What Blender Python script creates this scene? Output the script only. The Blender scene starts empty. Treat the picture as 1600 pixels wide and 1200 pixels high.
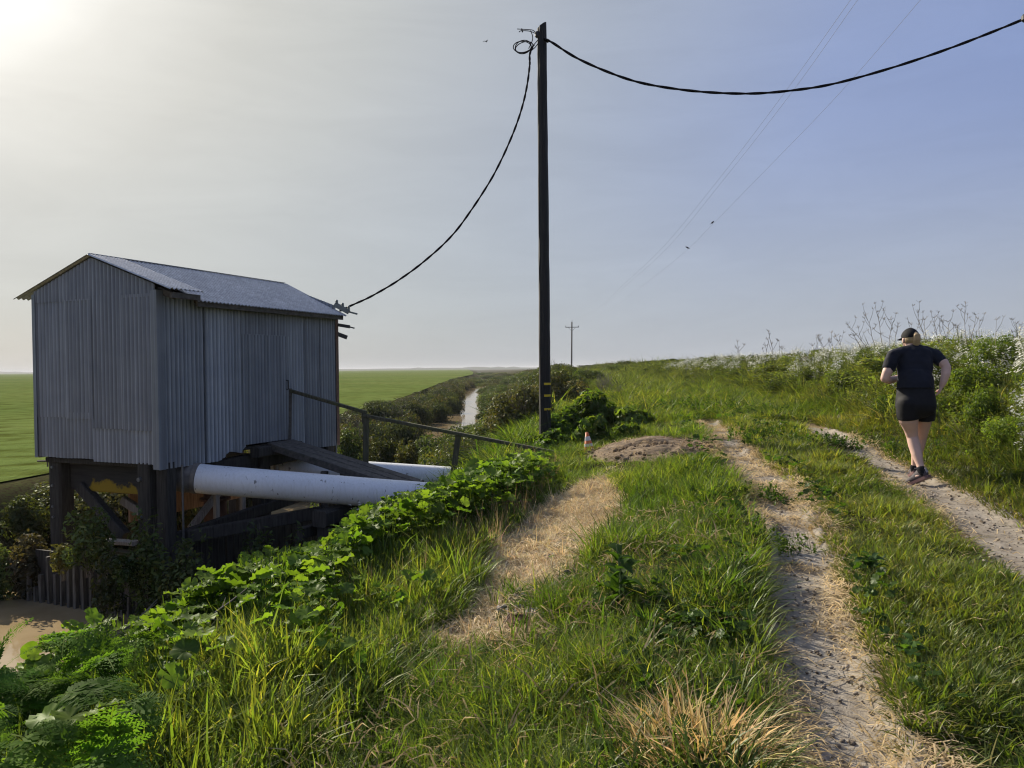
import bpy, math, random
import numpy as np
from mathutils import Vector, Matrix, Euler

SC = bpy.context.scene
COL = SC.collection
R = math.radians
rng = np.random.default_rng(11)
random.seed(5)

# ------------------------------------------------------------------ camera
EYE = 1.55                      # camera height above z = 0
F = 1200.0                      # focal length in pixels of a 1600 px wide frame
PITCH, ROLL = R(1.17), R(-0.55)
cam_d = bpy.data.cameras.new('camera')
cam = bpy.data.objects.new('camera', cam_d)
COL.objects.link(cam)
cam_d.sensor_width = 36.0
cam_d.lens = F / 1600.0 * 36.0
cam_d.clip_start, cam_d.clip_end = 0.05, 20000
CM = Matrix.Rotation(R(90) - PITCH, 4, 'X') @ Matrix.Rotation(ROLL, 4, 'Z')
CM = Matrix.Translation((0, 0, EYE)) @ CM
cam.matrix_world = CM
SC.camera = cam
CMI = np.array(CM.inverted())


def P(px, py, d):
    """a point d metres away along the view axis, for sizing things against the survey picture"""
    return CM @ Vector(((px - 800) / F * d, (600 - py) / F * d, -d))


def proj(X, Y, Z):
    q = CMI[:3, 0][:, None] * X + CMI[:3, 1][:, None] * Y + CMI[:3, 2][:, None] * Z + CMI[:3, 3][:, None]
    d = -q[2]
    d = np.where(d < 0.05, 0.05, d)
    return 800 + F * q[0] / d, 600 - F * q[1] / d, -q[2]


# ------------------------------------------------------------------ scene helpers
def tag(o, label=None, cat=None, group=None, kind=None):
    if label: o['label'] = label
    if cat: o['category'] = cat
    if group: o['group'] = group
    if kind: o['kind'] = kind
    return o


def empty(name, loc, rz=0.0):
    o = bpy.data.objects.new(name, None)
    o.empty_display_size = 0.2
    COL.objects.link(o)
    o.location = loc
    o.rotation_euler = (0, 0, rz)
    return o


def link_mesh(name, me, mat, parent=None, world=False):
    o = bpy.data.objects.new(name, me)
    COL.objects.link(o)
    if mat is not None:
        me.materials.append(mat)
    if parent is not None:
        o.parent = parent
        if world:
            top = parent
            while top.parent is not None:
                top = top.parent
            M = Matrix.Translation(top.location) @ Matrix.Rotation(top.rotation_euler.z, 4, 'Z')
            me.transform(M.inverted())
    return o


class MB:
    """collects boxes, bars and tubes into one mesh"""
    def __init__(s):
        s.v, s.f = [], []

    def add(s, vs, fs):
        n = len(s.v)
        s.v += [tuple(v) for v in vs]
        s.f += [tuple(i + n for i in f) for f in fs]

    def box(s, a, b):
        x0, y0, z0 = a; x1, y1, z1 = b
        s.add([(x0, y0, z0), (x1, y0, z0), (x1, y1, z0), (x0, y1, z0), (x0, y0, z1), (x1, y0, z1), (x1, y1, z1), (x0, y1, z1)],
              [(0, 3, 2, 1), (4, 5, 6, 7), (0, 1, 5, 4), (1, 2, 6, 5), (2, 3, 7, 6), (3, 0, 4, 7)])

    def bar(s, p, q, w, h, up=(0, 0, 1), ch=0.12):
        """a rectangular timber from p to q with eased edges"""
        p, q = Vector(p), Vector(q)
        d = (q - p).normalized()
        u = Vector(up)
        if abs(d.dot(u)) > 0.99: u = Vector((0, 1, 0))
        r = d.cross(u).normalized(); u = r.cross(d).normalized()
        c = min(w, h) * ch
        prof = [(-w/2 + c, -h/2), (w/2 - c, -h/2), (w/2, -h/2 + c), (w/2, h/2 - c), (w/2 - c, h/2), (-w/2 + c, h/2), (-w/2, h/2 - c), (-w/2, -h/2 + c)]
        vs = [e + r * a + u * b for e in (p, q) for a, b in prof]
        n = 8
        fs = [(i, (i + 1) % n, n + (i + 1) % n, n + i) for i in range(n)]
        fs += [tuple(reversed(range(n))), tuple(range(n, 2 * n))]
        s.add(vs, fs)

    def tube(s, pts, r, n=8, cap=True):
        pts = [Vector(p) for p in pts]
        rs = r if hasattr(r, '__len__') else [r] * len(pts)
        t0 = (pts[1] - pts[0]).normalized()
        u = Vector((0, 0, 1)) if abs(t0.z) < 0.9 else Vector((1, 0, 0))
        rings = []
        for i, p in enumerate(pts):
            t = (pts[min(i + 1, len(pts) - 1)] - pts[max(i - 1, 0)])
            t = t.normalized() if t.length > 1e-9 else t0
            u = (u - t * u.dot(t))
            u = u.normalized() if u.length > 1e-6 else t.orthogonal().normalized()
            w = t.cross(u)
            rings += [p + (u * math.cos(2 * math.pi * k / n) + w * math.sin(2 * math.pi * k / n)) * rs[i] for k in range(n)]
        fs = []
        for i in range(len(pts) - 1):
            for k in range(n):
                a, b = i * n + k, i * n + (k + 1) % n
                fs.append((a, b, b + n, a + n))
        if cap:
            fs.append(tuple(reversed(range(n)))); fs.append(tuple(range((len(pts) - 1) * n, len(pts) * n)))
        s.add(rings, fs)

    def lathe(s, prof, c, n=24):
        c = Vector(c)
        vs = []
        for r, z in prof:
            vs += [c + Vector((r * math.cos(2 * math.pi * k / n), r * math.sin(2 * math.pi * k / n), z)) for k in range(n)]
        fs = []
        for i in range(len(prof) - 1):
            for k in range(n):
                a, b = i * n + k, i * n + (k + 1) % n
                fs.append((a, b, b + n, a + n))
        s.add(vs, fs)

    def build(s, name, mat, parent=None, world=False, smooth=False):
        me = bpy.data.meshes.new(name)
        me.from_pydata(s.v, [], s.f)
        if smooth:
            me.polygons.foreach_set('use_smooth', [True] * len(me.polygons))
        me.update()
        return link_mesh(name, me, mat, parent, world)


def np_mesh(name, V, loops, totals, color=None, smooth=False):
    me = bpy.data.meshes.new(name)
    V = np.ascontiguousarray(V, dtype=np.float32)
    loops = np.ascontiguousarray(loops, dtype=np.int32)
    totals = np.ascontiguousarray(totals, dtype=np.int32)
    me.vertices.add(len(V)); me.vertices.foreach_set('co', V.ravel())
    me.loops.add(len(loops)); me.loops.foreach_set('vertex_index', loops)
    me.polygons.add(len(totals))
    starts = np.zeros(len(totals), np.int32); starts[1:] = np.cumsum(totals)[:-1]
    me.polygons.foreach_set('loop_start', starts)
    me.polygons.foreach_set('loop_total', totals)
    if smooth:
        me.polygons.foreach_set('use_smooth', np.ones(len(totals), bool))
    me.update(calc_edges=True)
    if color is not None:
        at = me.attributes.new('Col', 'FLOAT_COLOR', 'POINT')
        c = np.ones((len(V), 4), np.float32); c[:, :3] = color
        at.data.foreach_set('color', c.ravel())
    return me


class Tmpl:
    """a small plant piece to be scattered: vertices, faces, per-vertex tint"""
    def __init__(s, v, f, tint=None):
        s.v = np.array(v, float)
        s.loops = np.array([i for q in f for i in q], int)
        s.tot = np.array([len(q) for q in f], int)
        s.tint = np.ones((len(s.v), 3)) if tint is None else np.array(tint, float)

    @staticmethod
    def join(items):
        v, lo, to, ti, n = [], [], [], [], 0
        for t in items:
            v.append(t.v); lo.append(t.loops + n); to.append(t.tot); ti.append(t.tint); n += len(t.v)
        r = Tmpl.__new__(Tmpl)
        r.v, r.loops, r.tot, r.tint = np.concatenate(v), np.concatenate(lo), np.concatenate(to), np.concatenate(ti)
        return r

    def moved(s, M=None, off=(0, 0, 0), tint=None):
        r = Tmpl.__new__(Tmpl)
        r.v = (s.v @ np.array(M).T if M is not None else s.v) + np.array(off)
        r.loops, r.tot = s.loops, s.tot
        r.tint = s.tint * (np.array(tint) if tint is not None else 1)
        return r


def rotmats(yaw, tilt, taz):
    """spin by yaw about z, then tilt towards azimuth taz"""
    n = len(yaw)
    cy, sy = np.cos(yaw), np.sin(yaw)
    Z = np.zeros((n, 3, 3)); Z[:, 0, 0] = cy; Z[:, 0, 1] = -sy; Z[:, 1, 0] = sy; Z[:, 1, 1] = cy; Z[:, 2, 2] = 1
    ax, ay = -np.sin(taz), np.cos(taz)
    c, s_ = np.cos(tilt), np.sin(tilt)
    K = np.zeros((n, 3, 3)); K[:, 0, 2] = ay; K[:, 1, 2] = -ax; K[:, 2, 0] = -ay; K[:, 2, 1] = ax
    I = np.eye(3)[None]
    T = I + s_[:, None, None] * K + (1 - c)[:, None, None] * (K @ K)
    return T @ Z


class Cloud:
    """many scattered templates merged into one mesh"""
    def __init__(s):
        s.V, s.L, s.T, s.C, s.n = [], [], [], [], 0

    def put(s, t, pos, rot, scale, col):
        N = len(pos)
        if N == 0: return
        scale = np.asarray(scale, float)
        if scale.ndim == 1: scale = scale[:, None]
        sv = t.v[None] * (scale[:, None, :] if scale.shape[1] == 3 else scale[:, :, None])
        V = np.einsum('nij,nvj->nvi', rot, sv) + pos[:, None, :]
        nv = len(t.v)
        L = (t.loops[None] + (np.arange(N) * nv)[:, None] + s.n).ravel()
        s.V.append(V.reshape(-1, 3)); s.L.append(L); s.T.append(np.tile(t.tot, N))
        s.C.append((col[:, None, :] * t.tint[None]).reshape(-1, 3))
        s.n += N * nv

    def mesh(s, name, smooth=False):
        return np_mesh(name, np.concatenate(s.V), np.concatenate(s.L), np.concatenate(s.T), np.concatenate(s.C), smooth)


def vnoise(x, y, seed=0):
    x = np.asarray(x, float); y = np.asarray(y, float)
    xi, yi = np.floor(x), np.floor(y)
    fx, fy = x - xi, y - yi
    fx = fx * fx * (3 - 2 * fx); fy = fy * fy * (3 - 2 * fy)
    def h(a, b):
        q = np.sin(a * 127.1 + b * 311.7 + seed * 74.7) * 43758.5453
        return q - np.floor(q)
    return (h(xi, yi) * (1 - fx) + h(xi + 1, yi) * fx) * (1 - fy) + (h(xi, yi + 1) * (1 - fx) + h(xi + 1, yi + 1) * fx) * fy


def fbm(x, y, seed=0, oct=4):
    a, t, s_ = 0.5, 0.0, 0.0
    for k in range(oct):
        t = t + a * vnoise(x * 2 ** k, y * 2 ** k, seed + k * 13); s_ += a; a *= 0.5
    return t / s_


# ------------------------------------------------------------------ terrain shape (all heights relative to the eye, + EYE at the end)
_cy = np.array([-200, 0, 2.8, 4.75, 8, 13.9, 20, 28, 60, 150, 400, 7000.])
_cx = np.array([-55, 0.35, 1.2, 1.85, 2.65, 3.55, 4.3, 5.1, 7.0, 12.0, 25, 300.])
def _smooth_table(x, y, q, k=25):
    out = 0
    for j in range(-k, k + 1):
        out = out + np.interp(q * (1 + 0.010 * j) + 0.03 * j, x, y)
    return out / (2 * k + 1)
def trail(Y): return _smooth_table(_cy, _cx, np.asarray(Y, float))
_zy = np.array([-200, 0, 2.8, 8, 14, 20, 28, 60, 150, 400, 800, 7000.])
_zz = np.array([-1.8, -1.62, -1.50, -1.25, -0.97, -0.87, -0.82, -0.72, -0.62, -0.9, -2.0, -2.0])
def zbase(Y): return _smooth_table(_zy, _zz, np.asarray(Y, float))
_uy = np.array([-200, 15, 30, 48, 65, 107, 150, 266, 600, 7000.])
_uu = np.array([-8.2, -8.2, -8.4, -9.2, -10.8, -15., -19., -27, -60, -700.])
def creek(Y): return np.interp(Y, _uy, _uu)
WATER = -3.2
FIELD = -2.0
_gu = np.array([-3.2, -2.2, -1.2, -0.4, 2.2, 2.6, 4.0, 5.2, 8, 20, 60, 7000])
_gg = np.array([-.27, -.19, -.07, 0, 0, .06, .55, .78, .66, -.2, -1.3, -1.3])


def sstep(a, b, x):
    t = np.clip((x - a) / (b - a), 0, 1)
    return t * t * (3 - 2 * t)


def Hrel(X, Y, bumps=True):
    X = np.asarray(X, float); Y = np.asarray(Y, float)
    u = X - trail(Y)
    zb = zbase(Y)
    g = (np.interp(u - .15, _gu, _gg) + np.interp(u, _gu, _gg) + np.interp(u + .15, _gu, _gg)) / 3
    g = np.where(g > 0, g * (1 + .62 * np.exp(-((Y - 7) / 14) ** 2)), g)
    top = zb + g
    top = np.where(u > 12, np.maximum(top, FIELD - .4), top)
    uc = creek(Y)
    edge = -3.2
    foot = uc + 1.9
    t = sstep(edge, foot, u)
    bank = (zb - .27) * (1 - t) + (-3.6) * t
    z = np.where(u > edge, top, bank)
    z = np.where(u < foot, -3.6, z)
    far = sstep(uc - 1.9, uc - 4.3, u)
    z = np.where(u < uc, np.maximum(z, -3.6 * (1 - far) + FIELD * far), z)
    if bumps:
        near = np.exp(-np.maximum(Y, 0) / 40.0)
        tr = np.maximum(track_mask(u, Y), 0)
        z = z + near * (1 - .6 * tr) * ((fbm(X * 1.1, Y * 1.1, 3) - .5) * .14 + (fbm(X * 5, Y * 5, 9, 2) - .5) * .035) * (u > uc - 3.5)
        far_b = 1 - near
        z = z + far_b * (fbm(X * .12, Y * .12, 21) - .5) * .5 * ((u > -3) & (u < 30))
        # spoil heap of bare soil beside the left rut
        q = ((X - 1.95) / .95) ** 2 + ((Y - 10.6) / 1.05) ** 2
        z = z + .09 * np.exp(-q * 1.2)
    # wheel ruts
    z = z - .045 * track_mask(u, Y)
    return z


def rut_l(Y): return 0.03 + .06 * np.sin(Y * 1.1) + .04 * np.sin(Y * 2.3 + 1)
def rut_r(Y): return 1.66 + .05 * np.sin(Y * .9 + 2)


def track_mask(u, Y):
    wl = .19 + .05 * np.sin(Y * 1.7); wr = .22 + .05 * np.sin(Y * 1.3 + 1)
    a = 1 - sstep(wl * .75, wl * 1.35, np.abs(u - rut_l(Y)) + .14 * (fbm(u * 4, Y * 4, 11, 3) - .5))
    b = 1 - sstep(wr * .75, wr * 1.35, np.abs(u - rut_r(Y)) + .14 * (fbm(u * 4, Y * 4, 12, 3) - .5))
    return np.maximum(a * (1 - sstep(13.8, 15.5, Y)), b * (1 - sstep(12.6, 14.0, Y)))


def H(X, Y): return Hrel(X, Y) + EYE
def H1(x, y): return float(H(np.array([x]), np.array([y]))[0])
# ------------------------------------------------------------------ materials
class NT:
    def __init__(s, name):
        s.m = bpy.data.materials.new(name); s.m.use_nodes = True
        s.t = s.m.node_tree; s.n = s.t.nodes; s.l = s.t.links
        s.n.clear()
        s.out = s.n.new('ShaderNodeOutputMaterial')

    def node(s, typ, inp=None, **kw):
        n = s.n.new(typ)
        for k, v in kw.items(): setattr(n, k, v)
        for k, v in (inp or {}).items():
            if isinstance(v, tuple) and len(v) == 2 and hasattr(v[0], 'outputs'):
                s.l.new(v[0].outputs[v[1]], n.inputs[k])
            else:
                if isinstance(v, tuple) and len(v) == 3 and n.inputs[k].type == 'RGBA': v = v + (1,)
                n.inputs[k].default_value = v
        return n

    def noise(s, scale, detail=4, vec=None, rough=.55, stretch=None):
        tc = s.node('ShaderNodeTexCoord')
        src = (tc, 'Object') if vec is None else vec
        if stretch:
            mp = s.node('ShaderNodeMapping', {'Vector': src, 'Scale': stretch}); src = (mp, 'Vector')
        return s.node('ShaderNodeTexNoise', {'Vector': src, 'Scale': scale, 'Detail': detail, 'Roughness': rough})

    def ramp(s, fac, stops):
        r = s.node('ShaderNodeValToRGB', {'Fac': fac})
        e = r.color_ramp.elements
        while len(e) < len(stops): e.new(0.5)
        for k, (p, c) in enumerate(stops):
            e[k].position = p; e[k].color = tuple(c) + (1,)
        return r

    def mix(s, fac, a, b, mode='MIX'):
        m = s.node('ShaderNodeMix', data_type='RGBA', blend_type=mode)
        for key, v in (('Factor', fac), ('A', a), ('B', b)):
            ins = [i for i in m.inputs if i.name == key and i.enabled]
            i = ins[0]
            if isinstance(v, tuple) and hasattr(v[0], 'outputs'):
                o = v[0].outputs[v[1]]; s.l.new(o, i)
            else:
                i.default_value = v if not isinstance(v, tuple) else tuple(v) + (1,)
        return m

    def bump(s, h, strength=.3, dist=.02):
        return s.node('ShaderNodeBump', {'Height': h, 'Strength': strength, 'Distance': dist})

    def principled(s, **kw):
        names = {k.replace('_', ' '): v for k, v in kw.items()}
        b = s.node('ShaderNodeBsdfPrincipled', names)
        s.l.new(b.outputs[0], s.out.inputs['Surface'])
        return b


def mixout(m):
    return next(i for i, o in enumerate(m.outputs) if o.type == 'RGBA' and o.enabled)


def leaf_mat(name, trans=.45, rough=.42, spec=.03, warm=(1.25, 1.2, .45), gain=1.0):
    t = NT(name)
    a = t.node('ShaderNodeAttribute', attribute_name='Col')
    c = t.node('ShaderNodeVectorMath', {0: (a, 'Color'), 1: (gain, gain, gain)}, operation='MULTIPLY')
    w = t.node('ShaderNodeVectorMath', {0: (c, 'Vector'), 1: tuple(warm)}, operation='MULTIPLY')
    p = t.node('ShaderNodeBsdfDiffuse', {'Color': (c, 'Vector')})
    tr = t.node('ShaderNodeBsdfTranslucent', {'Color': (w, 'Vector')})
    gl = t.node('ShaderNodeBsdfGlossy', {'Color': (.9, .95, .85), 'Roughness': rough})
    mx = t.node('ShaderNodeMixShader', {'Fac': trans, 1: (p, 0), 2: (tr, 0)})
    m2 = t.node('ShaderNodeMixShader', {'Fac': spec, 1: (mx, 0), 2: (gl, 0)})
    t.l.new(m2.outputs[0], t.out.inputs['Surface'])
    return t.m


def plain(name, col, rough=.7, spec=.3, var=.15, scale=20., bump=.0, metal=0.0, stretch=None):
    t = NT(name)
    n = t.noise(scale, 5, stretch=stretch)
    lo = tuple(c * (1 - var) for c in col); hi = tuple(min(1, c * (1 + var)) for c in col)
    r = t.ramp((n, 'Fac'), [(.25, lo), (.75, hi)])
    b = t.principled(Base_Color=(r, 'Color'), Roughness=rough, Metallic=metal)
    b.inputs['Specular IOR Level'].default_value = spec
    if bump:
        bn = t.bump((n, 'Fac'), bump, .01); t.l.new(bn.outputs[0], b.inputs['Normal'])
    return t.m


def galv(name, base, rust=.3, gloss=.42):
    """old galvanised sheet: vertical dull streaks, pale zinc bloom, a little rust"""
    t = NT(name)
    st = t.noise(3.0, 6, stretch=(9, 9, .12))
    bl = t.noise(2.2, 5)
    sp = t.noise(70, 2)
    oi = t.node('ShaderNodeObjectInfo')
    ov = t.node('ShaderNodeMapRange', {'Value': (oi, 'Random'), 'To Min': .78, 'To Max': 1.18})
    c1 = t.ramp((st, 'Fac'), [(.25, tuple(x * .72 for x in base)), (.5, base), (.68, tuple(x * 1.28 for x in base)), (.8, tuple(x * 1.6 for x in base))])
    c2 = t.ramp((bl, 'Fac'), [(.3, (.86, .87, .9)), (.65, (1.05, 1.05, 1.05))])
    m0 = t.mix(1.0, (c1, 'Color'), (c2, 'Color'), 'MULTIPLY')
    # rib shading painted into the colour: corrugation valleys darkened, crests lightened
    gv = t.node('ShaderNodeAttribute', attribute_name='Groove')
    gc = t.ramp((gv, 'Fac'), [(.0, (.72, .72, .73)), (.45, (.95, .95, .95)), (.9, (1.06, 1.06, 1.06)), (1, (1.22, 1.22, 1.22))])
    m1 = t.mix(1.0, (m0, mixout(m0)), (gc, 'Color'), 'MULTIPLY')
    m = t.mix(1.0, (m1, mixout(m1)), (ov, 0), 'MULTIPLY')
    mo = mixout(m)
    rr = t.ramp((st, 'Fac'), [(.70, (0, 0, 0)), (.84, (rust,) * 3)])
    m2 = t.mix((rr, 'Color'), (m, mo), (.16, .10, .07))
    b = t.principled(Base_Color=(m2, mixout(m2)), Metallic=.35, Roughness=gloss + .15)
    b.inputs['Specular IOR Level'].default_value = .4
    bn = t.bump((sp, 'Fac'), .06, .004); t.l.new(bn.outputs[0], b.inputs['Normal'])
    return t.m


def timber(name, col, var=.35, stretch=(14, 14, 1.2), rough=.85, moss=None):
    t = NT(name)
    n = t.noise(3.0, 6, stretch=stretch)
    r = t.ramp((n, 'Fac'), [(.3, tuple(c * (1 - var) for c in col)), (.7, tuple(c * (1 + var) for c in col))])
    src = (r, 'Color')
    if moss:
        k = t.noise(3.5, 5)
        f = t.ramp((k, 'Fac'), [(.5, (0, 0, 0)), (.62, (.8, .8, .8))])
        m = t.mix((f, 'Color'), src, moss); src = (m, mixout(m))
    b = t.principled(Base_Color=src, Roughness=rough)
    b.inputs['Specular IOR Level'].default_value = .15
    bn = t.bump((n, 'Fac'), .35, .01); t.l.new(bn.outputs[0], b.inputs['Normal'])
    return t.m


M = {}
M['grass'] = leaf_mat('grass_blade', .52, .42, .018, (1.5, 1.6, .5))
M['dry'] = leaf_mat('dry_grass', .35, .6, .0, (1.1, 1.0, .7))
M['leaf'] = leaf_mat('broad_leaf', .50, .42, .012, (1.6, 1.7, .45))
M['fern'] = leaf_mat('fern_leaf', .50, .5, .003, (1.6, 1.7, .45))
M['shrub'] = leaf_mat('shrub_leaf', .38, .45, .020)
M['flower'] = leaf_mat('petal', .35, .6, .0, (1, 1, .95))
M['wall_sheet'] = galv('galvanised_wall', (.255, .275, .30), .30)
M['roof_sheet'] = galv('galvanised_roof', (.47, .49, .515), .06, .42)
M['door_sheet'] = galv('galvanised_door', (.240, .260, .286), .3)
M['old_timber'] = timber('dark_timber', (.046, .043, .038), .45)
M['grey_timber'] = timber('grey_timber', (.095, .088, .077), .35, stretch=(5, 5, 5))
M['rail_timber'] = timber('mossy_rail', (.085, .082, .055), .35, moss=(.09, .10, .045))
M['yellow_beam'] = None
M['pile'] = timber('pale_pile', (.12, .112, .096), .5)
M['board'] = timber('weathered_board', (.30, .19, .125), .4)
M['pale_timber'] = timber('pale_timber', (.36, .31, .25), .35)
M['rust'] = plain('rust_steel', (.13, .07, .045), .8, .3, .5, 6, .3)
M['steel'] = plain('dull_steel', (.19, .19, .19), .5, .5, .3, 14, .1, .6)
M['dark_steel'] = plain('dark_fitting', (.035, .035, .037), .5, .4, .3, 20)
M['cable'] = plain('cable_sheath', (.012, .012, .014), .95, .05, .2, 20)
M['ceramic'] = plain('insulator_glaze', (.16, .18, .17), .3, .5, .2, 10)
M['yellow'] = plain('yellow_tag', (.62, .45, .03), .5, .3, .15, 30)
M['red_soil'] = plain('clod', (.10, .06, .04), .95, .1, .4, 20, .4)
M['stone'] = plain('grey_stone', (.24, .24, .24), .85, .2, .3, 25, .3)
M['twig'] = plain('bare_twig', (.17, .15, .13), .85, .2, .3, 30)
M['stalk'] = plain('dead_stalk', (.20, .165, .125), .85, .2, .3, 30)
M['bird'] = plain('feathers', (.02, .02, .022), .7, .2, .2, 40)


def _pole():
    t = NT('creosoted_pole')
    n = t.noise(2.5, 7, stretch=(18, 18, .5))
    r = t.ramp((n, 'Fac'), [(.3, (.005, .0045, .0045)), (.6, (.013, .012, .011)), (.8, (.045, .041, .036))])
    b = t.principled(Base_Color=(r, 'Color'), Roughness=.75)
    bn = t.bump((n, 'Fac'), .6, .012); t.l.new(bn.outputs[0], b.inputs['Normal'])
    return t.m
M['pole'] = _pole()


def _beam_yellow():
    t = NT('lichen_beam')
    tc = t.node('ShaderNodeTexCoord')
    n = t.noise(6, 6); g = t.noise(3.0, 6, stretch=(1, 12, 12))
    sx = t.node('ShaderNodeSeparateXYZ', {0: (tc, 'Object')})
    base = t.ramp((g, 'Fac'), [(.3, (.012, .011, .010)), (.7, (.035, .032, .028))])
    # a patch of yellow in the lower middle of the beam with a ragged top
    zz = t.node('ShaderNodeMapRange', {'Value': (sx, 'Z'), 'From Min': 1.76, 'From Max': 2.16, 'To Min': 1.0, 'To Max': 0.0})
    xx = t.node('ShaderNodeMath', {0: (sx, 'X'), 1: 1.13}, operation='ADD')
    xa = t.node('ShaderNodeMath', {0: (xx, 0)}, operation='ABSOLUTE')
    xm = t.node('ShaderNodeMapRange', {'Value': (xa, 0), 'From Min': .38, 'From Max': .66, 'To Min': 1.0, 'To Max': 0.0})
    a = t.node('ShaderNodeMath', {0: (zz, 0), 1: (xm, 0)}, operation='MULTIPLY')
    nn = t.node('ShaderNodeMath', {0: (n, 'Fac'), 1: .85}, operation='SUBTRACT')
    s_ = t.node('ShaderNodeMath', {0: (a, 0), 1: (nn, 0)}, operation='ADD')
    f = t.ramp((s_, 0), [(.22, (0, 0, 0)), (.34, (1, 1, 1))])
    m = t.mix((f, 'Color'), (base, 'Color'), (.26, .175, .007))
    t.principled(Base_Color=(m, mixout(m)), Roughness=.85)
    return t.m
M['yellow_beam'] = _beam_yellow()


def _pipe():
    t = NT('white_pipe_paint')
    tc = t.node('ShaderNodeTexCoord')
    n = t.noise(1.3, 6); s_ = t.noise(9, 5, stretch=(4, 4, 1)); sc = t.noise(9, 4, stretch=(2.2, 2.2, .7))
    base = t.ramp((n, 'Fac'), [(.3, (.70, .72, .74)), (.7, (.80, .81, .81))])
    gr = t.ramp((s_, 'Fac'), [(.30, (.80, .79, .75)), (.55, (1, 1, 1))])
    m = t.mix(.5, (base, 'Color'), (gr, 'Color'), 'MULTIPLY')
    k = t.ramp((sc, 'Fac'), [(.645, (0, 0, 0)), (.70, (.8, .8, .8))])
    m2 = t.mix((k, 'Color'), (m, mixout(m)), (.10, .085, .07))
    b = t.principled(Base_Color=(m2, mixout(m2)), Roughness=.42)
    return t.m
M['pipe'] = _pipe()


def _ground():
    t = NT('levee_soil')
    at = t.node('ShaderNodeAttribute', attribute_name='Dry')
    n1 = t.noise(1.7, 6); n2 = t.noise(16, 6); n3 = t.noise(90, 3); n4 = t.noise(.05, 5)
    soil = t.ramp((n2, 'Fac'), [(.3, (.035, .028, .018)), (.7, (.085, .07, .042))])
    green = t.ramp((n1, 'Fac'), [(.35, (.045, .062, .018)), (.65, (.07, .085, .028))])
    f = t.ramp((n2, 'Fac'), [(.4, (0, 0, 0)), (.65, (.8, .8, .8))])
    g = t.mix((f, 'Color'), (soil, 'Color'), (green, 'Color'))
    dry = t.ramp((n2, 'Fac'), [(.25, (.13, .095, .06)), (.5, (.27, .205, .125)), (.75, (.36, .28, .17))])
    m = t.mix((at, 'Fac'), (g, mixout(g)), (dry, 'Color'))
    b = t.principled(Base_Color=(m, mixout(m)), Roughness=.95)
    b.inputs['Specular IOR Level'].default_value = 0.0
    ad = t.node('ShaderNodeMath', {0: (n2, 'Fac'), 1: (n3, 'Fac')}, operation='ADD')
    bn = t.bump((ad, 0), .7, .03); t.l.new(bn.outputs[0], b.inputs['Normal'])
    return t.m
M['ground'] = _ground()


def _dirt(name='packed_dirt', k=1.0, tint=(1, 1, 1)):
    t = NT(name)
    n1 = t.noise(2.6, 7); n2 = t.noise(22, 6); n3 = t.noise(120, 3); lump = t.noise(6, 5)
    base = t.ramp((n1, 'Fac'), [(p, tuple(x * k * q for x, q in zip(c, tint))) for p, c in ((.28, (.205, .176, .140)), (.5, (.280, .247, .203)), (.72, (.345, .312, .262)))])
    fine = t.ramp((n2, 'Fac'), [(.30, (.60, .57, .54)), (.52, (1, 1, 1)), (.8, (1.08, 1.06, 1.02))])
    m = t.mix(1.0, (base, 'Color'), (fine, 'Color'), 'MULTIPLY')
    cr = t.ramp((lump, 'Fac'), [(.60, (0, 0, 0)), (.70, (.75, .75, .75))])
    m2 = t.mix((cr, 'Color'), (m, mixout(m)), (.15, .12, .09))
    b = t.principled(Base_Color=(m2, mixout(m2)), Roughness=.95)
    b.inputs['Specular IOR Level'].default_value = .15
    a1 = t.node('ShaderNodeMath', {0: (n2, 'Fac'), 1: (n3, 'Fac')}, operation='ADD')
    a2 = t.node('ShaderNodeMath', {0: (a1, 0), 1: (lump, 'Fac')}, operation='ADD')
    bn = t.bump((a2, 0), .45, .012); t.l.new(bn.outputs[0], b.inputs['Normal'])
    return t.m
M['dirt'] = _dirt()
M['mound'] = _dirt('loose_soil', .70, (1.12, .97, .80))


def _field():
    t = NT('young_crop')
    tc = t.node('ShaderNodeTexCoord')
    n = t.noise(.035, 6); n2 = t.noise(.9, 6); n3 = t.noise(9, 4)
    mp = t.node('ShaderNodeMapping', {'Vector': (tc, 'Object'), 'Rotation': (0, 0, R(62))})
    wv = t.node('ShaderNodeTexWave', {'Vector': (mp, 'Vector'), 'Scale': .16, 'Distortion': 2.2, 'Detail': 3.0, 'Detail Scale': 1.5}, wave_type='BANDS')
    c = t.ramp((n, 'Fac'), [(.3, (.105, .150, .040)), (.5, (.128, .170, .048)), (.72, (.165, .188, .064))])
    gap = t.ramp((n2, 'Fac'), [(.32, (.60, .56, .46)), (.55, (1, 1, 1))])
    m = t.mix(1.0, (c, 'Color'), (gap, 'Color'), 'MULTIPLY')
    rw = t.ramp((wv, 'Fac'), [(.02, (.82, .79, .72)), (.25, (1, 1, 1))])
    m2 = t.mix(1.0, (m, mixout(m)), (rw, 'Color'), 'MULTIPLY')
    b = t.principled(Base_Color=(m2, mixout(m2)), Roughness=1.0)
    b.inputs['Specular IOR Level'].default_value = 0.0
    ad = t.node('ShaderNodeMath', {0: (n2, 'Fac'), 1: (n3, 'Fac')}, operation='ADD')
    bn = t.bump((ad, 0), .8, .12); t.l.new(bn.outputs[0], b.inputs['Normal'])
    return t.m
M['field'] = _field()


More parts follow.
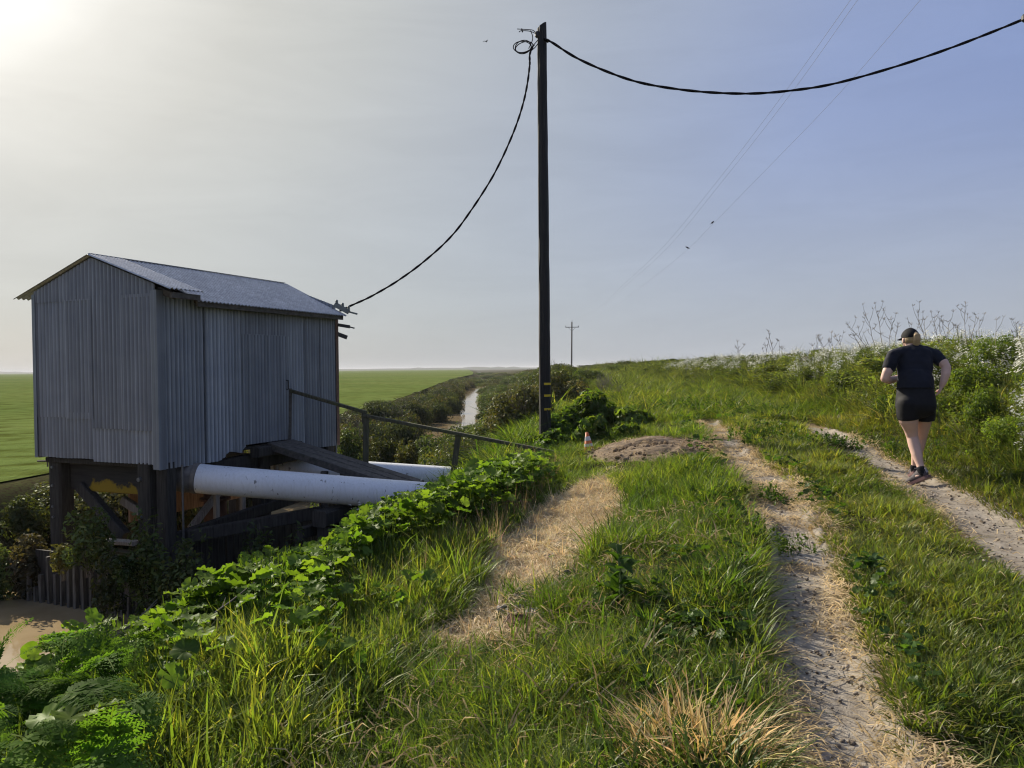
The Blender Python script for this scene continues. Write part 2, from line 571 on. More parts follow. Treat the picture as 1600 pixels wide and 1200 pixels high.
def _water():
    t = NT('muddy_water')
    n = t.noise(1.2, 5); n2 = t.noise(9, 4)
    c = t.ramp((n, 'Fac'), [(.3, (.26, .19, .10)), (.7, (.36, .28, .165))])
    b = t.principled(Base_Color=(c, 'Color'), Roughness=.06, IOR=1.33)
    bn = t.bump((n2, 'Fac'), .05, .02); t.l.new(bn.outputs[0], b.inputs['Normal'])
    return t.m
M['water'] = _water()
# ------------------------------------------------------------------ sky and sun
SUN_AZ, SUN_EL = R(-40.0), R(30.0)       # azimuth from +Y towards +X
SKY_STRENGTH, SUN_STRENGTH, EXPO = 0.10, 4.6, 0.80
W = bpy.data.worlds.new('World'); SC.world = W; W.use_nodes = True
wt = W.node_tree; wt.nodes.clear()
def wn(typ, inp=None, **kw):
    n = wt.nodes.new(typ)
    for k, v in kw.items(): setattr(n, k, v)
    for k, v in (inp or {}).items():
        if isinstance(v, tuple) and len(v) == 2 and hasattr(v[0], 'outputs'): wt.links.new(v[0].outputs[v[1]], n.inputs[k])
        else: n.inputs[k].default_value = v
    return n
sky = wn('ShaderNodeTexSky', sky_type='NISHITA', sun_disc=False)
sky.sun_elevation, sky.sun_rotation = SUN_EL, SUN_AZ
sky.air_density, sky.dust_density, sky.ozone_density, sky.altitude = 1.0, 1.6, 2.6, 0
# thin high cloud: a pale veil with streaks, drawn over the sky by direction
tc = wn('ShaderNodeTexCoord')
mp = wn('ShaderNodeMapping', {'Vector': (tc, 'Generated'), 'Scale': (1.0, 1.6, 5.0), 'Rotation': (0.1, 0.12, 0.5)})
nz = wn('ShaderNodeTexNoise', {'Vector': (mp, 'Vector'), 'Scale': 4.2, 'Detail': 9, 'Roughness': .62, 'Distortion': .9})
# the haze is brighter and warmer towards the sun, bluer away from it, greyer low down
to_sun = Vector((math.sin(SUN_AZ) * math.cos(SUN_EL), math.cos(SUN_AZ) * math.cos(SUN_EL), math.sin(SUN_EL)))
nv = wn('ShaderNodeVectorMath', {0: (tc, 'Generated')}, operation='NORMALIZE')
dt = wn('ShaderNodeVectorMath', {0: (nv, 'Vector'), 1: tuple(to_sun)}, operation='DOT_PRODUCT')
ac = wn('ShaderNodeMath', {0: (dt, 'Value')}, operation='ARCCOSINE')
an = wn('ShaderNodeMath', {0: (ac, 0), 1: 1 / math.pi}, operation='MULTIPLY')
rp0 = wn('ShaderNodeValToRGB', {'Fac': (an, 0)})
G_ = 2 ** EXPO * SKY_STRENGTH * 10.0
stops = [(6, (1.4, 1.38, 1.28)), (11, (.94, .93, .87)), (14, (.74, .73, .67)), (20, (.60, .595, .545)), (27, (.53, .54, .52)), (42, (.385, .43, .515)), (57, (.285, .355, .57)), (71, (.235, .31, .55)), (110, (.19, .25, .46))]
el = rp0.color_ramp.elements
while len(el) < len(stops): el.new(.5)
for k, (d_, c_) in enumerate(stops):
    el[k].position = d_ / 180; el[k].color = tuple(x / G_ for x in c_) + (1,)
sx = wn('ShaderNodeSeparateXYZ', {0: (nv, 'Vector')})
lowm = wn('ShaderNodeMapRange', {'Value': (sx, 'Z'), 'From Min': 0.0, 'From Max': .34, 'To Min': .72, 'To Max': 0.0}, interpolation_type='SMOOTHSTEP')
low = wn('ShaderNodeMix', data_type='RGBA')
wt.links.new(lowm.outputs[0], low.inputs[0]); wt.links.new(rp0.outputs[0], low.inputs[6]); low.inputs[7].default_value = (.47 / G_, .495 / G_, .50 / G_, 1)
cl_ = wn('ShaderNodeMapRange', {'Value': (nz, 'Fac'), 'From Min': .32, 'From Max': .72, 'To Min': 9.65, 'To Max': 10.55})
vs_ = wn('ShaderNodeVectorMath', {0: (low, 2)}, operation='SCALE'); wt.links.new(cl_.outputs[0], vs_.inputs['Scale'])
mix = wn('ShaderNodeMix', data_type='RGBA')
mix.inputs[0].default_value = .94
wt.links.new(sky.outputs[0], mix.inputs[6]); wt.links.new(vs_.outputs[0], mix.inputs[7])
bg = wn('ShaderNodeBackground', {'Color': (mix, 2), 'Strength': SKY_STRENGTH})
wo = wn('ShaderNodeOutputWorld', {'Surface': (bg, 0)})

to_sun = Vector((math.sin(SUN_AZ) * math.cos(SUN_EL), math.cos(SUN_AZ) * math.cos(SUN_EL), math.sin(SUN_EL)))
sd = bpy.data.lights.new('sun', 'SUN'); so = bpy.data.objects.new('sun', sd); COL.objects.link(so)
sd.energy, sd.angle, sd.color = SUN_STRENGTH, R(0.53), (1.0, .90, .74)
so.rotation_euler = to_sun.to_track_quat('Z', 'Y').to_euler(); so.location = (-20, 30, 25)
vs = SC.view_settings
vs.view_transform, vs.look, vs.gamma, vs.exposure = 'Standard', 'None', 1.0, EXPO
SC.display_settings.display_device = 'sRGB'
cy = SC.cycles
cy.max_bounces, cy.diffuse_bounces, cy.glossy_bounces, cy.transmission_bounces, cy.transparent_max_bounces = 6, 3, 2, 4, 8
cy.caustics_reflective = cy.caustics_refractive = False
cy.sample_clamp_indirect = 6.0
cy.filter_width = 1.15
cy.use_denoising = True

# ------------------------------------------------------------------ ground sheets
def dry_mask(X, Y):
    """mown and dead patch between the hedge and the green strip"""
    u = X - trail(Y)
    n = fbm(X * 2.2, Y * 2.2, 41) - .5
    n = n * 1.9
    lo = np.interp(Y, [4.4, 5, 6.3, 7.7, 9.3], [-2.15, -2.25, -2.45, -2.35, -1.75])
    hi = np.interp(Y, [4.4, 5, 6.3, 7.7, 9.3], [-1.75, -1.55, -1.5, -1.45, -1.55])
    e = np.minimum(u - lo, hi - u) + n * .35
    m = sstep(-.08, .12, e) * sstep(4.4, 5.0, Y + n) * (1 - sstep(8.8, 9.8, Y + n))
    # straggling dead thatch beside the ruts and at the lower right of the strip
    s = sstep(.62, .74, fbm(X * 1.6, Y * 1.6, 57)) * .4 * (np.abs(u + .2) < .5) * (Y < 15)
    return np.clip(np.maximum(m, s), 0, 1)


def heap_mask(X, Y):
    q = ((X - 1.95) / .95) ** 2 + ((Y - 10.6) / 1.05) ** 2
    return 1 - sstep(.75, 1.15, q + (fbm(X * 3, Y * 3, 71) - .5) * .6)


def grid(us, ys, zf, name, mat, lift=0.0, attr=None):
    U, Yg = np.meshgrid(us, ys)
    X = trail(Yg) + U
    Z = zf(X, Yg) + lift
    V = np.stack([X, Yg, Z], -1).reshape(-1, 3)
    nu, ny = len(us), len(ys)
    i = (np.arange(ny - 1)[:, None] * nu + np.arange(nu - 1)[None]).ravel()
    L = np.stack([i, i + 1, i + nu + 1, i + nu], -1).ravel()
    me = np_mesh(name, V, L, np.full(len(i), 4), smooth=True)
    if attr is not None:
        a = me.attributes.new('Dry', 'FLOAT', 'POINT')
        a.data.foreach_set('value', attr(X, Yg).ravel().astype(np.float32))
    return link_mesh(name, me, mat)


def soil_mask(X, Y):
    u = X - trail(Y)
    rim = np.maximum(1 - sstep(.30, .46, np.abs(u - rut_l(Y))), 1 - sstep(.32, .50, np.abs(u - rut_r(Y)))) * (1 - sstep(13.5, 15, Y))
    return np.maximum(dry_mask(X, Y), .85 * rim)


us = np.concatenate([-np.geomspace(15, 9000, 60)[::-1], np.arange(-14.8, 9.0, .11), np.geomspace(9.1, 9000, 60)])
ys = np.concatenate([-np.geomspace(2, 200, 20)[::-1], np.arange(-1.8, 16, .11), np.geomspace(16.1, 7000, 230)])
tag(grid(us, ys, H, 'ground', M['ground'], attr=soil_mask), kind='structure')

# young crop field beyond the ditch, to the horizon, 6 mm above the ground sheet
fu = np.concatenate([-np.geomspace(15, 9000, 70)[::-1], np.array([-14.2, -13.6, -13.1, -12.8])])
fy = np.concatenate([np.arange(-30, 40, 1.2), np.geomspace(40.5, 7000, 120)])
U, Yg = np.meshgrid(fu, fy)
X = trail(Yg) + U + (creek(Yg) + 8.2)
Z = H(X, Yg) + .03
me = np_mesh('field', np.stack([X, Yg, Z], -1).reshape(-1, 3),
             (lambda i, nu: np.stack([i, i + 1, i + nu + 1, i + nu], -1).ravel())((np.arange(len(fy) - 1)[:, None] * len(fu) + np.arange(len(fu) - 1)[None]).ravel(), len(fu)),
             np.full((len(fy) - 1) * (len(fu) - 1), 4), smooth=True)
tag(link_mesh('field', me, M['field']), kind='structure')

# creek: one level water sheet in the ditch
cyv = np.concatenate([np.arange(-30, 40, 2.0), np.geomspace(41, 900, 40)])
L_ = np.stack([trail(cyv) + creek(cyv) - 2.8, cyv], -1); R_ = np.stack([trail(cyv) + creek(cyv) + 2.4, cyv], -1)
V = np.concatenate([np.c_[L_, np.full(len(cyv), WATER + EYE)], np.c_[R_, np.full(len(cyv), WATER + EYE)]])
n = len(cyv); i = np.arange(n - 1)
tag(link_mesh('creek_water', np_mesh('creek_water', V, np.stack([i, i + n, i + n + 1, i + 1], -1).ravel(), np.full(n - 1, 4)), M['water']), kind='structure')


def rut_sheet(name, center, half, y0, y1):
    yy = np.arange(y0, y1, .07)
    cs = np.linspace(-1, 1, 15)
    Yg, S = np.meshgrid(yy, cs, indexing='ij')
    w = half * (1 + .16 * np.sin(Yg * 1.7 + 1) + .55 * (fbm(Yg * 1.9 + S * .2, S * 0 + (S > 0) * 7.3, 33) - .5))
    U = center(Yg) + S * w
    X = trail(Yg) + U
    Z = H(X, Yg) + .016 + .02 * (fbm(X * 7, Yg * 7, 15, 2) - .5) - .035 * np.abs(S) ** 12 - .05 * sstep(y1 - 1, y1, Yg)
    V = np.stack([X, Yg, Z], -1).reshape(-1, 3)
    m = len(cs)
    i = (np.arange(len(yy) - 1)[:, None] * m + np.arange(m - 1)[None]).ravel()
    me = np_mesh(name, V, np.stack([i, i + 1, i + m + 1, i + m], -1).ravel(), np.full(len(i), 4), smooth=True)
    return tag(link_mesh(name, me, M['dirt']), kind='structure')
rut_sheet('dirt_path', rut_l, .29, -3, 14.8)
rut_sheet('dirt_path', rut_r, .33, -3, 13.8)

# bare spoil heap
a = np.linspace(0, 2 * np.pi, 121); rr = np.linspace(0, 1, 40)
A, RR = np.meshgrid(a, rr)
rad = 1.0 + .22 * (fbm(np.cos(A) * 1.6 + 5, np.sin(A) * 1.6 + 5, 91) - .5) * 2
X = 1.95 + np.cos(A) * RR * .95 * rad; Y = 10.6 + np.sin(A) * RR * 1.0 * rad
Z = H(X, Y) + .018 + (.12 * (fbm(X * 1.2 + Y * .5, Y * 4.5, 92) - .35) + .09 * (fbm(X * 5, Y * 13, 93, 3) - .5)) * (1 - RR ** 4) - .05 * RR ** 8
m = len(a); i = (np.arange(len(rr) - 1)[:, None] * m + np.arange(m - 1)[None]).ravel()
tag(link_mesh('dirt_mound', np_mesh('dirt_mound', np.stack([X, Y, Z], -1).reshape(-1, 3), np.stack([i, i + 1, i + m + 1, i + m], -1).ravel(), np.full(len(i), 4), smooth=True), M['mound']), kind='structure')

# low rise and tree line on the far horizon
yy = np.linspace(-2600, 1200, 160)
prof = 3.5 + 5.5 * fbm(yy / 160., yy * 0 + 3, 5) + 5 * (fbm(yy / 22., yy * 0 + 9, 8) > .6) * fbm(yy / 9., yy * 0, 4)
V = []
for k, (dy, hz) in enumerate(((0, 0.0), (60, .8), (110, 1.0), (260, 0.0))):
    V.append(np.stack([yy, 2300 + dy + 120 * fbm(yy / 400, yy * 0, 2), EYE + FIELD - .5 + prof * hz], -1))
V = np.concatenate(V); m = len(yy)
i = (np.arange(3)[:, None] * m + np.arange(m - 1)[None]).ravel()
tag(link_mesh('hills', np_mesh('hills', V, np.stack([i, i + 1, i + m + 1, i + m], -1).ravel(), np.full(len(i), 4)),
    plain('far_trees', (.05, .065, .045), .95, .1, .3, .02)), kind='structure')

# thin air between here and the horizon
hz = NT('thin_air'); hz.n.remove(hz.out); hz.out = hz.n.new('ShaderNodeOutputMaterial')
hv = hz.node('ShaderNodeVolumePrincipled', {'Color': (.95, .965, 1.0), 'Density': .00022})
hz.l.new(hv.outputs[0], hz.out.inputs['Volume'])
mb = MB(); mb.box((-12000, -12000, -4.5), (12000, 12000, 16)); tag(mb.build('haze', hz.m), kind='stuff')
# ------------------------------------------------------------------ pump house on piles over the ditch
GZ, GL, WTOP = 2.27, 3.9, 1.05           # gable width, side length, wall top (relative to the eye)
SA = R(-22.5)
ZB = -3.45                               # foot of the piles, relative to the eye
shed = empty('pump_house', (-4.61, 10.0, ZB + EYE), SA)
tag(shed, 'corrugated grey metal pump house standing on dark timber piles over the ditch', 'pump house')
def lz(z): return z - ZB


PITCHW = .072
def sheet(name, mat, parent, org, ux, uy, w, bottom, top, proud, amp=.013, phase=0.0, steps=8, rows=3):
    """one corrugated sheet: ribs run along uy; bottom/top give the height at distance s across the sheet"""
    org, ux, uy = Vector(org), Vector(ux), Vector(uy)
    nrm = ux.cross(uy).normalized()
    n = max(2, int(round(w / PITCHW * steps)))
    vs, fs, gv = [], [], []
    for i in range(n + 1):
        s = w * i / n
        off = proud + amp * math.sin(2 * math.pi * (s / PITCHW) + phase)
        b = bottom(s) if callable(bottom) else bottom
        t = top(s) if callable(top) else top
        for j in range(rows + 1):
            y = b + (t - b) * j / rows
            vs.append(org + ux * s + uy * y + nrm * off); gv.append(.5 + .5 * math.sin(2 * math.pi * (s / PITCHW) + phase))
    for i in range(n):
        for j in range(rows):
            a = i * (rows + 1) + j
            fs.append((a, a + rows + 1, a + rows + 2, a + 1))
    mb = MB(); mb.add(vs, fs)
    o = mb.build(name, mat, parent, smooth=True)
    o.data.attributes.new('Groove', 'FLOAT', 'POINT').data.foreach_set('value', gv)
    sol = o.modifiers.new('thickness', 'SOLIDIFY'); sol.thickness = .0012; sol.offset = 0; sol.use_rim = False
    return o


# gable facing the viewer: x from -GZ to 0 at y = 0, outward normal -y.  ux = +x, uy = +z -> normal = ux x uy = -y
RIDGE_Z, RS1, RS2 = 1.58, .362, .462
mid = -GZ / 2
def gable_top(s): return lz(RIDGE_Z - .03 - abs(s - GZ / 2) * RS1)
b0 = lambda s: lz(-1.185 + .004 * math.sin(s * 9))
PX = [0, .20, .50, 1.075]                          # sheet edges
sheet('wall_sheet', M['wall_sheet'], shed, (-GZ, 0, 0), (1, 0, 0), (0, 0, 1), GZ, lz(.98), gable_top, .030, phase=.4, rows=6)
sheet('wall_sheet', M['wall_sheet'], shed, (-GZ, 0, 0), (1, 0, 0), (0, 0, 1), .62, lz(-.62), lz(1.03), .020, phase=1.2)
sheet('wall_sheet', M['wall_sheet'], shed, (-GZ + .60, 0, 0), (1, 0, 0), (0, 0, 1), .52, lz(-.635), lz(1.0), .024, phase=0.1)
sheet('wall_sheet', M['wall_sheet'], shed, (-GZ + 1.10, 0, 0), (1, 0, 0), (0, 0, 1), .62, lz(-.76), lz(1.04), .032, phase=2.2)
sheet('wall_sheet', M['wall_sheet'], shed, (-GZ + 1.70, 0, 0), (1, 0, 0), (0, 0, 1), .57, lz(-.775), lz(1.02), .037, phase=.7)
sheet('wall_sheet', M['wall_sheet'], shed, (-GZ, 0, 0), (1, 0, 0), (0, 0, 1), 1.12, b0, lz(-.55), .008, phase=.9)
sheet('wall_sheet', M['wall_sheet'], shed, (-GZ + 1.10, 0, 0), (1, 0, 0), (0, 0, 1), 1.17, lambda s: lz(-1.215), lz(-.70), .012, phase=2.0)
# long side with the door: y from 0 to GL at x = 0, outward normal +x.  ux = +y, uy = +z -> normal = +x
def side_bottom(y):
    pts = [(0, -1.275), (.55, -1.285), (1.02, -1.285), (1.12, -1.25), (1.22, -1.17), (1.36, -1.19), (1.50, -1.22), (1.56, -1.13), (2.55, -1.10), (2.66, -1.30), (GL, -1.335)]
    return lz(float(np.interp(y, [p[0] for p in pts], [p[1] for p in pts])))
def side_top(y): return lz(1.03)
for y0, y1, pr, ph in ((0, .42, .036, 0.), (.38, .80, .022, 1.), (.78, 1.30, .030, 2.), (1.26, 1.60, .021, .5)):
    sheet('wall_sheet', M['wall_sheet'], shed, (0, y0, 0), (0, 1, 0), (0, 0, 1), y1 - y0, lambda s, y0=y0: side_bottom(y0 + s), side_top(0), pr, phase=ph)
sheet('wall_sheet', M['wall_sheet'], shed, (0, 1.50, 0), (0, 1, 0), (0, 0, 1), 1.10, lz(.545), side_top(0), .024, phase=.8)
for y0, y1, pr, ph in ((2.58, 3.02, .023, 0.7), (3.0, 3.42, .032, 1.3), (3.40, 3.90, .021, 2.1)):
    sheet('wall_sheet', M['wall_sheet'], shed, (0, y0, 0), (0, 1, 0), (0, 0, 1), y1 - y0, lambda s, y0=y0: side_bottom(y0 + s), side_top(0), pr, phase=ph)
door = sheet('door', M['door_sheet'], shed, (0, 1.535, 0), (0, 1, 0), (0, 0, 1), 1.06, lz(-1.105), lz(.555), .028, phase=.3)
hb = MB()
hb.tube([(.05, 2.50, lz(-.30)), (.085, 2.50, lz(-.30)), (.085, 2.50, lz(-.16)), (.05, 2.50, lz(-.16))], .011, 6)
hb.build('door_latch', M['dark_steel'], door)
# hidden far walls
sheet('wall_sheet', M['wall_sheet'], shed, (0, GL, 0), (-1, 0, 0), (0, 0, 1), GZ, lz(-1.3), lambda s: gable_top(GZ - s), .015)
sheet('wall_sheet', M['wall_sheet'], shed, (-GZ, GL, 0), (0, -1, 0), (0, 0, 1), GL, lz(-1.2), lz(1.12), .015)
# corner flashing
fl = MB()
fl.box((-.055, -.050, lz(-1.275)), (.052, -.046, lz(1.06))); fl.box((.048, -.0455, lz(-1.28)), (.052, .06, lz(1.06)))
(lambda o: o.data.attributes.new('Groove', 'FLOAT', 'POINT').data.foreach_set('value', [.5] * len(o.data.vertices)))(fl.build('corner_flashing', M['wall_sheet'], shed))
fl = MB(); fl.box((-GZ - .030, -.050, lz(-1.19)), (-GZ + .03, -.046, lz(1.10))); fl.box((-GZ - .032, -.0455, lz(-1.19)), (-GZ - .028, .05, lz(1.10)))
(lambda o: o.data.attributes.new('Groove', 'FLOAT', 'POINT').data.foreach_set('value', [.5] * len(o.data.vertices)))(fl.build('corner_flashing', M['wall_sheet'], shed))
fl = MB(); fl.box((.040, GL - .05, lz(-1.33)), (.044, GL + .03, lz(1.0)))
fl.build('corner_flashing', plain('rusty_edge', (.14, .085, .06), .7, .3, .3, 20), shed)


# roof: ribs run down the slope.  right slope in two lengths, the near one flatter with a wider eave
def roof_sheet(y0, y1, slope, run, lift, side=1, y1_ridge=None):
    n = int(round((y1 - y0) / PITCHW * 8)); rows = 4
    vs, fs, gv = [], [], []
    for i in range(n + 1):
        for j in range(rows + 1):
            r = run * j / rows
            ye = y1 if y1_ridge is None else y1 + (y1_ridge - y1) * (1 - j / rows)
            y = y0 + (ye - y0) * i / n
            off = lift + .012 * math.sin(2 * math.pi * (y0 + (y1 - y0) * i / n) / PITCHW)
            vs.append((mid + side * r, y, lz(RIDGE_Z - slope * r + off))); gv.append(.45 + .4 * math.sin(2 * math.pi * (y0 + (y1 - y0) * i / n) / PITCHW))
    for i in range(n):
        for j in range(rows):
            a = i * (rows + 1) + j
            q = (a, a + 1, a + rows + 2, a + rows + 1)
            fs.append(q if side > 0 else tuple(reversed(q)))
    mb = MB(); mb.add(vs, fs)
    o = mb.build('roof_sheet', M['roof_sheet'], shed, smooth=True)
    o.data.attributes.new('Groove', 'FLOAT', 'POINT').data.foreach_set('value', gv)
    sol = o.modifiers.new('thickness', 'SOLIDIFY'); sol.thickness = .0015; sol.offset = 0; sol.use_rim = False
    return o
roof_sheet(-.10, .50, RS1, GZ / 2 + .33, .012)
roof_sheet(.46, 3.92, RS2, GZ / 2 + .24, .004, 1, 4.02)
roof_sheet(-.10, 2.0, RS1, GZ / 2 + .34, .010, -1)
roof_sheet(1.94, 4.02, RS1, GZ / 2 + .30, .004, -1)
rc = MB()
for s in (-1,):
    sl = (RS1 + RS2) / 2 if s > 0 else RS1
    rc.add([(mid, -.06, lz(RIDGE_Z + .030)), (mid + s * .05, -.06, lz(RIDGE_Z + .026 - sl * .05)), (mid + s * .05, 3.98, lz(RIDGE_Z + .026 - sl * .05)), (mid, 3.98, lz(RIDGE_Z + .030))], [(0, 1, 2, 3) if s > 0 else (3, 2, 1, 0)])
o = rc.build('ridge_cap', M['roof_sheet'], shed); o.data.attributes.new('Groove', 'FLOAT', 'POINT').data.foreach_set('value', [.5] * len(o.data.vertices)); sm = o.modifiers.new('thickness', 'SOLIDIFY'); sm.thickness = .003
# rafter ends and eave boards
eb = MB(); eb.bar((.27, -.02, lz(.985)), (.27, .47, lz(.985)), .03, .075); eb.build('eave_board', M['grey_timber'], shed)
eb = MB(); eb.bar((.185, .50, lz(.915)), (.185, 3.86, lz(.915)), .03, .075); eb.build('eave_board', M['grey_timber'], shed)
for y in (.08, .62, 1.3, 2.0, 2.7, 3.4, 3.84):
    eb = MB()
    eb.bar((.24 if y < .5 else .165, y, lz(.975 if y < .5 else .915)), (-.3, y, lz(1.15)), .04, .08)
    eb.build('rafter', M['grey_timber'], shed)
# service fittings on the far eave corner
sb = MB()
sb.bar((.02, 3.86, lz(1.16)), (.24, 3.98, lz(1.02)), .05, .09)
for k in range(3):
    c = Vector((.06, 3.87, lz(1.165))).lerp(Vector((.23, 3.98, lz(1.06))), k / 2)
    sb.lathe([(0, -.035), (.016, -.035), (.027, -.02), (.027, -.008), (.018, 0), (.027, .008), (.027, .02), (.016, .035), (0, .035)], c + Vector((0, 0, .035)), 12)
sb.bar((.22, 3.98, lz(1.03)), (.36, 4.06, lz(.985)), .02, .03)
sb.build('insulator_bracket', M['ceramic'], shed)
sb = MB(); sb.bar((.03, 3.93, lz(.80)), (.20, 4.06, lz(.765)), .05, .055); sb.tube([(0, 3.9, lz(.81)), (.05, 3.95, lz(.80))], .012, 6); sb.tube([(.19, 4.05, lz(.765)), (.27, 4.1, lz(.74))], .012, 6)
sb.build('weatherhead', M['dark_steel'], shed)
sb = MB(); sb.bar((.02, 3.93, lz(.64)), (.15, 4.04, lz(.575)), .06, .07); sb.tube([(0, 3.9, lz(.66)), (.05, 3.95, lz(.63))], .012, 6)
sb.build('flood_lamp', M['dark_steel'], shed)

# floor frame, piles and braces
def beam(p, q, w, h, mat='old_timber', name='beam', **k):
    mb = MB(); mb.bar((p[0], p[1], lz(p[2])), (q[0], q[1], lz(q[2])), w, h, **k)
    return mb.build(name, M[mat], shed)
fl = MB(); fl.box((-GZ + .02, .04, lz(-1.19)), (-.03, GL - .04, lz(-1.14))); fl.build('floor', M['old_timber'], shed)
for x, y, w in ((-GZ + .17, .20, .24), (-.30, .10, .22), (-.06, .16, .19), (-GZ + .17, 2.0, .22), (-.10, 2.05, .22), (-GZ + .17, 3.7, .22), (-.10, 3.72, .22)):
    beam((x, y, ZB + .02), (x, y, -1.20), w, w, 'old_timber', 'pile')
beam((-GZ + .30, .30, -1.45), (-.42, .30, -1.45), .12, .46, 'yellow_beam', 'cap_beam', up=(0, 0, 1))
beam((-GZ + .05, .10, -1.235), (-.02, .10, -1.235), .10, .07, 'old_timber', 'sill_beam')
beam((-GZ + .12, .30, -1.30), (-GZ + .12, GL - .1, -1.30), .16, .22, 'old_timber', 'sill_beam')
beam((-.14, .42, -1.42), (-.14, GL - .1, -1.36), .14, .24, 'old_timber', 'sill_beam')
beam((-GZ + .52, .24, -1.62), (-.92, .24, -2.28), .12, .17, 'old_timber', 'brace')
beam((-GZ + .9, .6, -1.85), (-.72, .7, -2.2), .10, .12, 'pale_timber', 'brace')
beam((-1.05, .02, -2.30), (-.45, .02, -2.28), .16, .05, 'pale_timber', 'plank')
beam((-1.40, -.05, -2.40), (-.40, -.02, -2.42), .12, .06, 'rail_timber', 'plank')
beam((-.02, .2, -2.24), (-.02, GL, -2.02), .10, .16, 'old_timber', 'side_rail')
beam((-.55, 1.05, -2.30), (-.55, 2.0, -1.55), .08, .10, 'pale_timber', 'brace')
beam((-.35, 2.6, -1.7), (-.35, 3.5, -2.2), .08, .10, 'pale_timber', 'brace')
for y in (1.18, 1.72, 2.5):
    beam((-.18, y, -2.25), (-.18, y, -1.45), .06, .08, 'pale_timber', 'stud')
rp = MB(); rp.box((-1.62, .9, lz(-2.25)), (-1.58, 3.2, lz(-1.72))); rp.build('back_board', M['board'], shed)
beam((-1.56, .9, -1.70), (-1.56, 3.2, -1.64), .05, .07, 'pale_timber', 'rail')
pc = MB(); pc.tube([(-.75, 1.75, lz(-3.3)), (-.75, 1.75, lz(-1.2))], .17, 20)
o = pc.build('pump_column', M['rust'], shed, smooth=True)
pc = MB(); pc.lathe([(.172, 0), (.23, 0), (.23, .035), (.172, .035)], (-.75, 1.75, lz(-2.0)), 20); pc.build('flange', M['rust'], o)
cd = MB(); cd.tube([(.06, .32, lz(-2.75)), (.06, .32, lz(-1.25))], .014, 8); cd.build('conduit', M['steel'], shed)
cd = MB(); cd.tube([(.03, GL - .06, lz(-2.4)), (.03, GL - .06, lz(-1.3))], .016, 8); cd.build('conduit', M['steel'], shed)
for x, y, dz, r in ((-.33, -.05, -1.42, .028), (-.33, -.05, -1.92, .028), (-GZ + .15, .06, -1.34, .018), (-GZ + .15, .06, -1.60, .018), (-GZ + .15, .06, -1.90, .018), (-GZ + .15, .06, -2.05, .018)):
    cd = MB(); cd.tube([(x, y, lz(dz)), (x, y + .06, lz(dz))], r, 10); cd.build('bolt', M['steel'], shed)
cd = MB(); cd.tube([(-GZ - .32, .2, lz(-1.285)), (-GZ + .06, .2, lz(-1.27))], .014, 8); cd.tube([(-GZ - .1, .19, lz(-1.36)), (-GZ - .1, .19, lz(-1.22))], .011, 6)
cd.build('stub_pipe', M['pile'], shed)

# sheet piling below: one retaining wall of pale upright planks with gaps
sp = empty('sheet_piling', (-4.61, 10.0, ZB + EYE), SA)
tag(sp, 'row of pale upright timber piles lining the ditch below the pump house', 'piling')
rnd = random.Random(3)
x = -GZ - .05
mb = MB()
while x < .05:
    w = rnd.uniform(.045, .075)
    h = -2.45 + rnd.uniform(-.35, .05) - (.2 if x < -GZ + .3 else 0)
    mb.bar((x, -.16 + rnd.uniform(-.02, .02), lz(ZB + .02)), (x + rnd.uniform(-.02, .02), -.16, lz(h)), w * .75, .06)
    x += w + rnd.uniform(.05, .10)
mb.build('upright_planks', M['pile'], sp)
mb = MB(); mb.box((-GZ - .05, -.06, lz(ZB)), (.05, -.03, lz(-2.5))); mb.build('backing_boards', M['old_timber'], sp)
mb = MB()
y = .0
while y < 3.6:
    w = rnd.uniform(.10, .16); mb.bar((.05, y, lz(ZB + .02)), (.05, y, lz(-2.33 + rnd.uniform(-.05, .03))), .06, w); y += w + .012
mb.build('side_planks', M['old_timber'], sp)

# ------------------------------------------------------------------ discharge pipes
M['sleeve'] = plain('grimy_coupling', (.16, .145, .13), .7, .3, .5, 7, .2)
def pipe(label, pts, r, collar_at, sleeve=0.0):
    pts = [Vector(p) for p in pts]
    root = empty('discharge_pipe', pts[0] - Vector((0, 0, r)))
    tag(root, label, 'pipe', 'white discharge pipes from the pump house')
    dense = []
    for a, b in zip(pts[:-1], pts[1:]):
        for k in range(8): dense.append(a.lerp(b, k / 8))
    dense.append(pts[-1])
    mb = MB(); mb.tube(dense, r, 36); mb.build('pipe_body', M['pipe'], root, world=True, smooth=True)
    d = (pts[1] - pts[0]).normalized()
    if sleeve:
        mb = MB(); mb.tube([pts[0] - d * .02, pts[0] + d * sleeve], r + .005, 36); mb.build('sleeve', M['sleeve'], root, world=True, smooth=True)
    for c in collar_at:
        a = pts[0] + d * c
        mb = MB(); mb.tube([a, a + d * .05], r + .012, 36); mb.build('collar', M['sleeve'], root, world=True, smooth=False)
    return root
pipe('near fat white pipe leaving the pump house, scuffed along its underside',
     [P(246, 740.5, 10.55), P(330, 749.5, 10.6), P(600, 771, 10.9), P(720, 779.5, 11.1), P(830, 790, 11.4)], .202, (.36, .50), .56)
pipe('far white pipe passing behind the wooden ramp',
     [P(330, 722, 13.2), P(430, 730, 13.3), P(715, 748, 13.7), P(830, 762, 13.9)], .205, (.1,))

